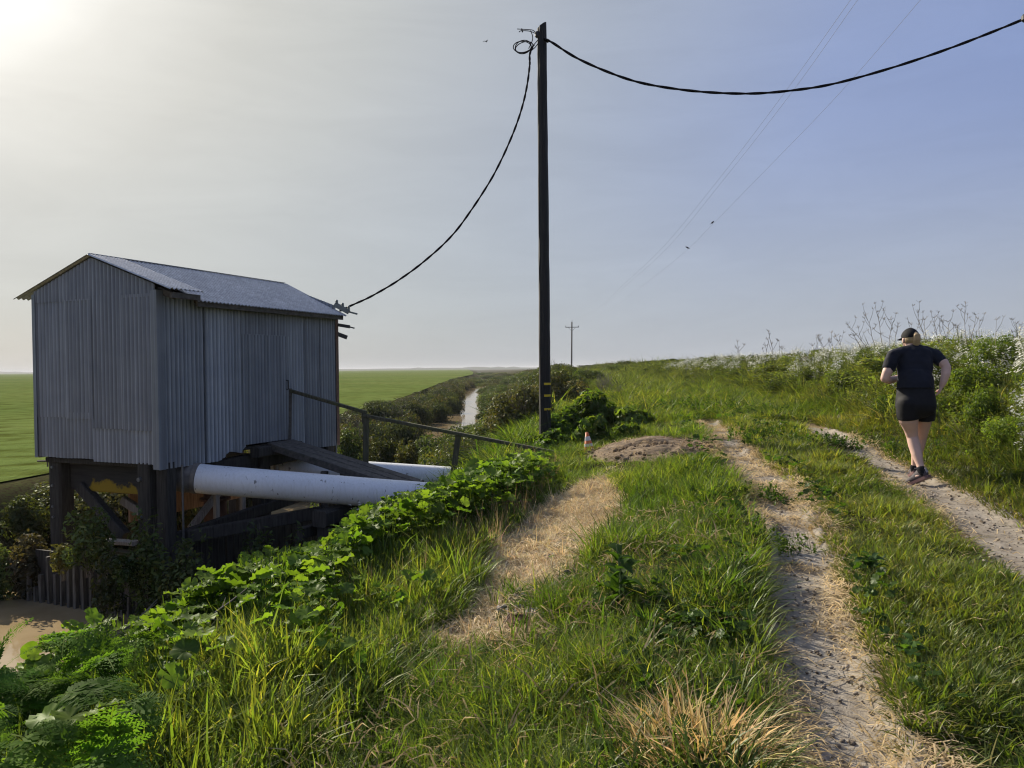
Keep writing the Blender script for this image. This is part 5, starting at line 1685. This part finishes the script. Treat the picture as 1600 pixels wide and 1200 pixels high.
# dark clover and low broad leaves along the shaded side of the strip
cv = Cloud()
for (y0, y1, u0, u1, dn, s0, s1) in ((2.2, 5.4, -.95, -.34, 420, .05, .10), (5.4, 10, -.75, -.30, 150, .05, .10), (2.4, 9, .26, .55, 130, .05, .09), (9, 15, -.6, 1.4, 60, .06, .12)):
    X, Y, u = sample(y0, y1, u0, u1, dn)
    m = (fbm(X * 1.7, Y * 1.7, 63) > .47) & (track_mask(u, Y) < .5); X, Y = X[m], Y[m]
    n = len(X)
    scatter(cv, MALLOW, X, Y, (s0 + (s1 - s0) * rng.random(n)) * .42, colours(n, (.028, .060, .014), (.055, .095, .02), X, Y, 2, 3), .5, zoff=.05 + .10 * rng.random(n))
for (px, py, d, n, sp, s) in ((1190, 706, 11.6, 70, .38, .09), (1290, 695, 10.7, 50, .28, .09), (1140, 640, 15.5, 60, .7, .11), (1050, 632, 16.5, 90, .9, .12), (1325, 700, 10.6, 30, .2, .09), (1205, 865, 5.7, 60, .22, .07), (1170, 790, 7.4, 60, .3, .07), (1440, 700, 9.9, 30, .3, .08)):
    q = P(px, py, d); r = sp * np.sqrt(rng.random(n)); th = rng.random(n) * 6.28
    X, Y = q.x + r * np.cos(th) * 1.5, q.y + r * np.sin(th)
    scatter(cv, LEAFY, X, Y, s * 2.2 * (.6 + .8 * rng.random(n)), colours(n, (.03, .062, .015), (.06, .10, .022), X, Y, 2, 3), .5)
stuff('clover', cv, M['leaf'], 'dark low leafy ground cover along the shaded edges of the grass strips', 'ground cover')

# ------------------------------------------------------------------ mallow bank on the left shoulder
ml = Cloud()
MA, MBc = (.070, .130, .020), (.135, .195, .036)
def mallow_zone(y0, y1, u0, u1, dens, hmax, leaf0, leaf1, per, keep=None):
    X, Y, u = sample(y0, y1, u0, u1, dens)
    m = (dry_mask(X, Y) < .4) & (heap_mask(X, Y) < .5) & (fbm(X * 1.2, Y * 1.2, 55) > .36)
    if keep is not None: m &= keep(X, Y, u)
    X, Y = X[m], Y[m]
    h = limit_height(X, Y, np.minimum(hmax, .26 + .60 * np.clip((-2.40 - (X - trail(Y))) / np.interp(Y, [6, 8, 10], [1.0, .7, .45]), 0, 1.2)) * (.45 + .75 * rng.random(len(X)) + .5 * (fbm(X * 1.6, Y * 1.6, 93) - .5)), 18)
    k = h > .08; X, Y, h = X[k], Y[k], h[k]
    n = len(X)
    for j in range(per):  # leaves of one plant, top leaf first
        f = 1 - .55 * rng.random(n) ** 1.6 if j else np.ones(n)
        s = (leaf0 + (leaf1 - leaf0) * rng.random(n) ** 1.5) * np.clip(h / .4, .45, 1)
        xx, yy = X + rng.normal(size=n) * .075, Y + rng.normal(size=n) * .075
        zo = h * f + (H(X, Y) - H(xx, yy))
        scatter(ml, MALLOW, xx, yy, s, colours(n, MA, MBc, xx, yy, 1.5, 9 + j), .58, zoff=zo - .02)
    return X, Y, h
def hedge_edge(Y): return np.interp(Y, [2, 4.6, 5.2, 6, 6.6, 7.7, 9, 15], [-4.6, -4.0, -3.7, -3.2, -2.85, -2.5, -2.3, -2.3])
hedge = lambda X, Y, u: u < hedge_edge(Y) + .5 * (fbm(X * 1.8, Y * 1.8, 88) - .5)
mallow_zone(4.2, 9.0, -5.2, -2.4, 58, .85, .036, .080, 10, hedge)
mallow_zone(9.0, 14.5, -5.4, -2.3, 36, .85, .045, .075, 9, hedge)
mallow_zone(2.4, 5.4, -4.8, -2.4, 30, .42, .035, .080, 6, lambda X, Y, u: fbm(X * 1.4, Y * 1.4, 66) > .46)
mallow_zone(2.2, 6, -2.6, -1.0, 7, .16, .03, .055, 4, lambda X, Y, u: fbm(X * 1.4, Y * 1.4, 67) > .50)
mallow_zone(6, 12, -6.0, -4.6, 16, .7, .05, .08, 6)
stuff('mallow_leaves', ml, M['leaf'], 'bright round-leaved mallow growing thickly along the left shoulder of the levee', 'mallow')

# leafy herbs, stems and seed stalks mixed through the same bank
hb = Cloud()
X, Y, u = sample(4.6, 14.5, -5.2, -2.45, 60)
m = (dry_mask(X, Y) < .4) & hedge(X, Y, u); X, Y = X[m], Y[m]
h = limit_height(X, Y, (.35 + .55 * rng.random(len(X))) * np.clip(.3 + .7 * (-2.4 - (X - trail(Y))) / 1.0, .3, 1), 18); k = h > .1; X, Y, h = X[k], Y[k], h[k]
scatter(hb, LEAFY_FINE, X, Y, h, colours(len(X), (.035, .07, .014), (.085, .125, .028), X, Y, 1.4, 5), .2, width=np.clip(h, .2, .5))
X, Y, u = sample(2.4, 5.5, -4.6, -2.2, 16)
h = limit_height(X, Y, .12 + .22 * rng.random(len(X)), 18); k = h > .08; X, Y, h = X[k], Y[k], h[k]
scatter(hb, LEAFY_FINE, X, Y, h, colours(len(X), (.045, .09, .016), (.10, .15, .03), X, Y, 1.4, 6), .4, width=np.clip(h, .2, .4))
stuff('leafy_herbs', hb, M['leaf'], 'dark leafy weeds filling the foot of the mallow bank', 'weeds')

fr = Cloud()
X, Y, u = sample(2.3, 5.4, -4.9, -2.5, 46)
px, _, d = proj(X, Y, H(X, Y)); m = (px < 250 - 150 * rng.random(len(px)) ** .7) & (fbm(X * 1.5, Y * 1.5, 99) > .40); X, Y = X[m], Y[m]
h = limit_height(X, Y, .30 + .55 * rng.random(len(X)), 8, 6); k = h > .10; X, Y, h = X[k], Y[k], h[k]
n = len(X)
for j in range(4):
    L = .20 + .26 * rng.random(n)
    scatter(fr, FROND, X + rng.normal(size=n) * .05, Y + rng.normal(size=n) * .05, L, colours(n, (.060, .120, .024), (.105, .17, .036), X, Y, 1.5, 4), .55, zoff=h * (.35 + .60 * rng.random(n)) - .06)
stuff('fern_weeds', fr, M['fern'], 'feathery fern-like weeds in the lower left corner', 'weeds')

# ------------------------------------------------------------------ flowering bank on the right
fb_ = Cloud()
X, Y, u = sample(4.0, 9.5, 2.6, 5.8, 150)
scatter(fb_, LEAFY_FINE, X, Y, .12 + (.16 + .42 * rng.random(len(X))) * sstep(2.5, 4.0, X - trail(Y)), colours(len(X), (.078, .115, .030), (.165, .195, .06), X, Y, .9, 5), .35, width=.28 + .25 * rng.random(len(X)))
X, Y, u = sample(9.5, 22, 2.8, 9, 36)
scatter(fb_, LEAFY_FINE, X, Y, .14 + .34 * rng.random(len(X)), colours(len(X), (.078, .11, .032), (.165, .19, .068), X, Y, .7, 5), .35, width=.35 + .35 * rng.random(len(X)))
X, Y, u = sample(22, 60, 2.8, 10, 9)
scatter(fb_, LEAFY_FINE, X, Y, .16 + .36 * rng.random(len(X)), colours(len(X), (.075, .095, .036), (.15, .17, .068), X, Y, .4, 5), .3, width=.6 + .7 * rng.random(len(X)))
X, Y, u = sample(4.5, 13, 2.9, 7.5, 2.6)
scatter(fb_, BUSH, X, Y, .30 + .35 * rng.random(len(X)), colours(len(X), (.04, .07, .016), (.10, .14, .03), X, Y, .9, 15), .1, sink=.08, width=.28 + .3 * rng.random(len(X)))
X, Y, u = sample(12, 70, 2.9, 9, .85)
scatter(fb_, BUSH, X, Y, .22 + .38 * rng.random(len(X)), colours(len(X), (.045, .066, .022), (.13, .155, .055), X, Y, .5, 16), .1, sink=.08, width=.4 + .7 * rng.random(len(X)))
stuff('bank_weeds', fb_, M['leaf'], 'tall mixed green weeds covering the bank right of the runner', 'weeds')
fw = Cloud()
def flowers(y0, y1, u0, u1, dens, thr, h0, h1, seed, wide=1.0):
    X, Y, u = sample(y0, y1, u0, u1, dens)
    px, py, d = proj(X, Y, H(X, Y))
    want = fbm(X * .55, Y * .55, seed)
    m = want + rng.normal(size=len(X)) * .05 > thr; X, Y = X[m], Y[m]
    n = len(X)
    g = .7 + .5 * rng.random((n, 1))
    s = h0 + (h1 - h0) * rng.random(n)
    scatter(fw, UMBEL, X, Y, s, np.ones((n, 3)) * g, .2, width=np.maximum(s * wide, .5))
flowers(4.2, 9.0, 3.0, 5.8, 70, .34, .40, .72, 31)
flowers(6.0, 10.5, 3.6, 5.8, 85, .30, .50, .80, 32)
flowers(4.2, 10, 2.6, 3.9, 26, .42, .25, .60, 33)
flowers(9.5, 22, 3.2, 8, 18, .47, .42, .62, 34)
flowers(20, 50, 3.2, 9, 11, .48, .45, .65, 35, 1.3)
X, Y, u = sample(8.5, 13, -4.6, -2.9, 5); h = limit_height(X, Y, .95 + 0 * X, 6, -14); k = h > .5; X, Y, h = X[k], Y[k], h[k]
scatter(fw, UMBEL, X, Y, h, np.ones((len(X), 3)) * .85, .15, width=np.full(len(X), .45))
stuff('white_flowers', fw, M['flower'], 'small white wildflowers on wiry stems over the right bank', 'wildflowers')


# ------------------------------------------------------------------ shrubs and brush
OL_A, OL_B = (.048, .076, .020), (.092, .126, .036)
def shrub(label, px, ytop, d, hw, tm, a=OL_A, b=OL_B, cat='shrub', name='shrub', twigs=1, sink=.05, depth=1.0, group=None, minz=None, dens=3600):
    c = P(px, ytop, d)
    z0 = max(H1(c.x, c.y), WATER + EYE - .15) if minz is None else minz
    h = max(.25, c.z - z0 + sink); w = hw / F * d
    root = empty(name, (c.x, c.y, z0)); tag(root, label, cat, group)
    leaf = .066 if tm is BRAMBLE else .034
    area = (w * w + 2.2 * w * h)
    t_ = bush_tmpl(random.randrange(9999), int(np.clip(area * (1700 if tm is BRAMBLE else dens), 500, 7000)), leaf / max(w, h) , 12 + int(14 * max(w, h)), dims=(w, w * depth, h))
    cl = Cloud(); rot = rotmats(np.array([0.]), np.array([0.]), np.array([0.]))
    k = random.random(); g = random.uniform(.85, 1.15)
    col = np.array([[(a[i] * (1 - k) + b[i] * k) * g for i in range(3)]])
    cl.put(t_, np.array([[c.x, c.y, z0 - sink]]), rot, np.array([1.0]), col)
    link_mesh('foliage', cl.mesh('foliage'), M['leaf'] if tm is BRAMBLE else M['shrub'], root, True)
    if twigs:
        tw = Cloud(); tw.put(TWIG[random.randrange(4)], np.array([[c.x, c.y, z0 - .1]]), rot, np.array([[w * .75, w * .75, h * .9]]), np.array([[1., 1, 1]]))
        link_mesh('branches', tw.mesh('branches'), M['twig'], root, True)
    return root
GS = 'shrubs around the pump house piles'
shrub('dark olive shrub growing up against the left pile of the pump house', 138, 800, 9.85, 50, BUSH_FINE, group=GS, dens=1700, minz=P(140, 890, 9.85).z)
shrub('grey-green shrub in front of the near corner pile', 232, 806, 9.45, 42, BUSH_FINE, group=GS, dens=1700)
shrub('dark shrub at the foot of the sheet piling below the conduit', 292, 838, 9.3, 52, BUSH_FINE, group=GS, dens=1700)
shrub('small bright green shrub low in front of the sheet piling', 197, 868, 9.3, 24, BUSH_FINE, (.04, .07, .018), (.06, .10, .025), group=GS, dens=1700, minz=P(197, 915, 9.3).z)
shrub('yellowish shrub overhanging the muddy water left of the piles', 98, 846, 9.9, 26, BUSH_FINE, (.07, .075, .025), (.11, .11, .036), group=GS, dens=1700, minz=P(98, 896, 9.9).z)
shrub('low grey shrub under the near pipe', 395, 822, 10.0, 44, BUSH_FINE, group=GS, dens=1700)
shrub('dark shrub beside the pipe trestle below the mallow', 462, 826, 10.1, 30, BUSH_FINE, group=GS, dens=1700)
shrub('wispy shrub standing in the water in front of the upright piles', 168, 850, 9.55, 34, BUSH_FINE, (.05, .066, .026), (.075, .09, .036), group=GS, dens=1100)
GF = 'shrubs on the far ditch bank left of the pump house'
shrub('light-tipped shrub on the field edge left of the pump house', 44, 776, 12.6, 44, BUSH_FINE, (.05, .065, .02), (.08, .095, .03), group=GF)
shrub('dark shrub at the left picture edge above the muddy water', -8, 846, 10.9, 44, BUSH_FINE, group=GF)
shrub('brown twiggy shrub between the field edge and the water', 48, 842, 11.0, 46, BUSH_FINE, (.055, .05, .03), (.07, .06, .03), group=GF)
GP = 'shrubs behind the far pipe'
shrub('olive rounded shrub rising just behind the far pipe', 598, 684, 17.5, 46, BUSH_FINE, (.045, .055, .016), (.075, .082, .022), group=GP)
shrub('dark green shrub right against the far corner of the pump house', 549, 672, 19.0, 30, BUSH_FINE, group=GP)
shrub('yellow-green shrub in the gap under the handrail', 640, 690, 17.0, 30, BUSH_FINE, (.055, .062, .018), (.075, .08, .022), group=GP)
shrub('greyish shrub behind the middle handrail post', 735, 690, 17.0, 44, BUSH_FINE, (.05, .052, .03), (.065, .07, .035), group=GP)
shrub('low dark shrub between the far pipe and the pole', 790, 676, 17.5, 40, BUSH_FINE, group=GP)
GB_ = 'bramble mounds right of the pole'
BA, BB = (.055, .10, .022), (.105, .148, .036)
for lab, px, yt, d, hw in (('bramble mound growing round the foot of the tall pole', 880, 634, 13.9, 44), ('tallest bramble mound right of the pole', 930, 612, 14.4, 52), ('right-hand bramble mound above the bare soil heap', 985, 634, 13.7, 44),
                           ('bramble mound just behind the traffic cone', 925, 655, 12.4, 40), ('small bramble clump at the back edge of the bare soil heap', 978, 662, 12.6, 36), ('bramble clump in front of the pole foot', 868, 672, 12.2, 34), ('bramble spilling down the ditch side left of the pole', 815, 690, 13.2, 40)):
    shrub(lab, px, yt, d, hw, BRAMBLE, BA, BB, 'bramble', 'bramble', 0, group=GB_, sink=.12)

th = Cloud(); tw = Cloud()
def brush(X, Y, w, h, a=OL_A, b=OL_B, tm=BUSH, seed=0, twig=.35):
    n = len(X)
    col = colours(n, a, b, X, Y, .25, 14 + seed, .2)
    grey = rng.random(n) < .30
    col[grey] = col[grey] * np.array([1.25, 1.0, 1.25])
    scatter(th, tm, X, Y, h, col, .06, sink=.10, width=w)
    k = rng.random(n) < twig
    if k.sum(): scatter(tw, TWIG, X[k], Y[k], h[k] * 1.05, np.ones((int(k.sum()), 3)), .1, width=w[k] * .7)
def cap_to(X, Y, want, px0, px1, ymin):
    """keep the strip of open water in view: brush in front of it stays low"""
    px, py, d = proj(X, Y, H(X, Y))
    yh = 575.5 + (800 - px) * .0096
    zt = EYE - (ymin - yh) / F * d
    hmax = zt - H(X, Y)
    inn = (px > px0) & (px < px1)
    return np.where(inn, np.minimum(want, hmax), want)
def pts(n, y0, y1, u0, u1, rel_creek):
    Y = y0 * (y1 / y0) ** rng.random(n); u = u0 + (u1 - u0) * rng.random(n)
    X = trail(Y) + u + (creek(Y) if rel_creek else 0)
    return X, Y
def open_water(X, Y, w, h):
    # leave the bright reach of water in view between the bushes
    z = H(X, Y)
    px, pyb, d = proj(X, Y, z); _, pyt, _ = proj(X, Y, z + h)
    over = (np.abs(px - 735) < 9 + w * F / d * .72) & (pyt < 654) & (pyb > 614) & (Y < 112)
    yh = 575.5 + (800 - px) * .0096
    low = EYE - (658 - yh) / F * d - z
    h = np.where(over & (Y < 44), np.minimum(h, low), h)
    k = (h > .3) & ~(over & (Y >= 44))
    return X[k], Y[k], w[k], h[k]
# ditch side of the levee
X, Y = pts(120, 15.5, 150, -7.2, -3.0, False)
X = X + np.where(Y > 40, rng.uniform(-5, 2, len(X)) * np.clip((Y - 15) / 100, 0, 1), 0)
w = .65 + .5 * rng.random(len(X)) + .010 * Y; h = .75 + .45 * rng.random(len(X)) + .003 * Y
brush(*open_water(X, Y, w, h), (.050, .072, .022), (.095, .115, .038))
# along the near water edge
X, Y = pts(120, 15.0, 110, .9, 2.9, True)
w = .7 + .5 * rng.random(len(X)) + .004 * Y; h = 1.0 + .5 * rng.random(len(X))
brush(*open_water(X, Y, w, h), seed=2)
# far ditch bank, crowns about level with the field
X, Y = pts(190, 13.5, 170, -3.9, -1.2, True)
w = .7 + .5 * rng.random(len(X)) + .006 * Y; h = np.clip(FIELD + EYE + .05 + .42 * rng.random(len(X)) - H(X, Y), .35, 1.7)
px, py, d = proj(X, Y, H(X, Y)); k = (px > 90) | (Y > 34); X, Y, w, h = X[k], Y[k], w[k], h[k]
brush(*open_water(X, Y, w, h), (.050, .066, .026), (.088, .104, .040), seed=3, twig=.6)
X, Y = pts(60, 60, 420, -3.0, 9.0, True)
px, py, d = proj(X, Y, H(X, Y)); k = (px > 757) | (Y > 112); X, Y = X[k], Y[k]
brush(*open_water(X, Y, 1.6 + .012 * Y, .9 + .7 * rng.random(len(X))), seed=4)
# levee crest beyond the pole, and low brush on the skyline of the right bank
X, Y = pts(70, 34, 240, -8.0, -1.6, False)
px, py, d = proj(X, Y, H(X, Y)); k = px > 765; X, Y = X[k], Y[k]
brush(*open_water(X, Y, .9 + .012 * Y, .6 + .5 * rng.random(len(X))), seed=5)
X, Y = pts(60, 22, 200, 4.6, 8.0, False)
brush(X, Y, .5 + .012 * Y, .36 + .3 * rng.random(len(X)), (.045, .066, .022), (.08, .10, .036), seed=6, twig=.5)
X, Y = pts(26, 70, 260, -1.5, 4.5, False)
brush(X, Y, .8 + .012 * Y, .5 + .4 * rng.random(len(X)), seed=7)
stuff('thicket', th, M['shrub'], 'dark olive brush lining both banks of the ditch and the levee beyond the pole', 'brush')
stuff('bare_twigs', tw, M['twig'], 'bare grey twigs standing through the brush along the ditch', 'twigs')


def bare(label, px, ytop, d, hw, name='bare_shrub'):
    c = P(px, ytop, d); z0 = H1(c.x, c.y); h = c.z - z0
    root = empty(name, (c.x, c.y, z0)); tag(root, label, 'bare shrub', 'leafless shrubs')
    cl = Cloud(); n = 3
    cl.put(TWIG[random.randrange(4)], np.tile([[c.x, c.y, z0 - .05]], (n, 1)), rotmats(rng.random(n) * 6.28, np.zeros(n), np.zeros(n)), np.tile([[hw / F * d, hw / F * d, h]], (n, 1)), np.ones((n, 3)))
    link_mesh('branches', cl.mesh('branches'), M['twig'], root, True)
bare('leafless grey shrub beside the trail bend above the brambles', 945, 580, 27, 30)
bare('smaller leafless shrub to the right of the bramble mounds', 968, 600, 24, 16)


# ------------------------------------------------------------------ dead stalks on the skyline
def stalks(label, items, d):
    """items: (foot px, foot py, top px, top py, number of umbels)"""
    f0 = P(items[0][0], items[0][1], d); z0 = H1(f0.x, f0.y)
    root = empty('dead_stalk_clump', (f0.x, f0.y, z0)); tag(root, label, 'dead stalks', 'dead weed stalks on the right skyline')
    for fx, fy, tx_, ty, k in items:
        a = P(fx, fy, d); a = Vector((a.x, a.y, H1(a.x, a.y) - .05)); b = P(tx_, ty, d + random.uniform(-.3, .3))
        mb = MB(); m1 = a.lerp(b, .5) + Vector((random.uniform(-.06, .06), 0, 0)); path = smooth_path([a, m1, a.lerp(b, .8) + Vector((random.uniform(-.03, .03), 0, 0)), b], 5)
        K = d / 11.0
        mb.tube(path, [K * (.0046 - .0032 * i / (len(path) - 1)) for i in range(len(path))], 5)
        for j in range(k):
            t = .45 + .5 * j / max(k, 1); p = path[int(t * (len(path) - 1))]
            sgn = 1 if j % 2 else -1
            e = p + K * Vector((sgn * random.uniform(.02, .10), random.uniform(-.05, .05), random.uniform(.05, .24)))
            mb.tube([p, p.lerp(e, .6) + Vector((sgn * .015, 0, 0)), e], [.0028 * K, .0022 * K, .0016 * K], 4)
            for _ in range(6):
                mb.tube([e, e + K * Vector((random.uniform(-.035, .035), random.uniform(-.03, .03), random.uniform(.01, .04)))], [.0014 * K, .002 * K], 3)
        for _ in range(7):
            mb.tube([b, b + K * Vector((random.uniform(-.05, .05), random.uniform(-.04, .04), random.uniform(.01, .06)))], [.0015 * K, .002 * K], 3)
        mb.build('stalk', M['stalk'], root, True)
stalks('fan of bare dead stalks on the skyline left of the runner', [(1372, 548, 1325, 508, 4), (1380, 548, 1352, 494, 5), (1386, 546, 1370, 488, 6), (1394, 546, 1392, 500, 5), (1360, 550, 1334, 525, 3), (1398, 546, 1402, 512, 3)], 20.0)
stalks('two wiry dead stalks just behind the cap of the runner', [(1447, 536, 1434, 489, 4), (1444, 536, 1445, 500, 3), (1428, 540, 1424, 508, 3)], 17.0)
stalks('loose dead stalks right of the cap of the runner', [(1472, 534, 1460, 497, 4), (1478, 534, 1481, 503, 4), (1466, 536, 1470, 512, 3), (1498, 532, 1496, 510, 3)], 16.0)
stalks('tallest dead stalk on the skyline with a thin neighbour', [(1516, 526, 1508, 480, 5), (1520, 526, 1524, 492, 3), (1534, 526, 1531, 502, 2)], 14.0)
stalks('short dead stalks at the right picture edge', [(1592, 520, 1588, 506, 3), (1586, 521, 1596, 508, 3), (1560, 522, 1557, 500, 2)], 11.5)
stalks('low dead stalks leaning over the right bank far from the runner', [(1300, 552, 1282, 532, 3), (1310, 552, 1298, 536, 3), (1325, 550, 1306, 526, 3), (1288, 552, 1270, 541, 2)], 28.0)
stalks('small dead stalks on the far part of the right skyline', [(1200, 556, 1196, 541, 2), (1208, 556, 1206, 538, 3), (1160, 560, 1152, 545, 2), (1216, 556, 1222, 546, 2)], 44.0)

# loose twigs, clod and stone in the foreground
def twig_thing(label, pts_, d, r):
    a = P(pts_[0][0], pts_[0][1], d)
    root = empty('bare_twig', a); tag(root, label, 'twig', 'dead twigs on the near bank')
    mb = MB(); path = smooth_path([P(x, y, d + o) for x, y, o in pts_], 6)
    mb.tube(path, [r * (1 - .75 * i / (len(path) - 1)) for i in range(len(path))], 6)
    for k in (.45, .6, .75):
        p = path[int(k * (len(path) - 1))]; mb.tube([p, p + Vector((random.uniform(-.02, .14), random.uniform(-.05, .1), random.uniform(-.03, .09)))], [r * .35, r * .15], 4)
    mb.build('branch', M['twig'], root, True)
twig_thing('bare curved twig sticking out of the mallow leaves, upper right of the pair', [(232, 1045, 0), (262, 1020, 0), (300, 994, .05), (322, 968, .1), (360, 940, .15), (398, 910, .2)], 4.7, .013)
twig_thing('thin straight twig pointing up at the water, lower left of the pair', [(150, 1015, 0), (180, 994, .05), (215, 967, .1), (246, 936, .15)], 4.6, .008)
def lump(name, label, cat, px, py, d, r, mat, flat=.6, seed=0):
    q = P(px, py, d); z = H1(q.x, q.y); root_z = z
    g = random.Random(seed); vs, fs = [], []; n, m = 14, 9
    ph = [g.uniform(0, 6.28) for _ in range(6)]
    for i in range(m + 1):
        a = math.pi * i / m
        for k in range(n):
            b = 2 * math.pi * k / n
            rr = r * (1 + .16 * math.sin(3 * b + ph[0]) * math.sin(a) + .12 * math.sin(5 * b + 4 * a + ph[1]) + .08 * math.sin(7 * a + 2 * b + ph[2]))
            vs.append((q.x + rr * math.sin(a) * math.cos(b), q.y + rr * math.sin(a) * math.sin(b), z + r * flat * .35 + rr * flat * math.cos(a)))
    for i in range(m):
        for k in range(n):
            u_, v_ = i * n + k, i * n + (k + 1) % n
            fs.append((u_, u_ + n, v_ + n, v_))
    mb = MB(); mb.add(vs, fs); o = mb.build(name, mat, None, smooth=False)
    o.data.transform(Matrix.Translation((-q.x, -q.y, -z))); o.location = (q.x, q.y, z)
    tag(o, label, cat)
lump('soil_clod', 'dark reddish clod of earth at the lower edge of the straw patch', 'clod', 808, 962, 4.65, .085, M['red_soil'], .6, 1)
lump('stone', 'pale grey stone half buried beside the reddish clod', 'stone', 834, 948, 4.75, .06, M['stone'], .5, 2)
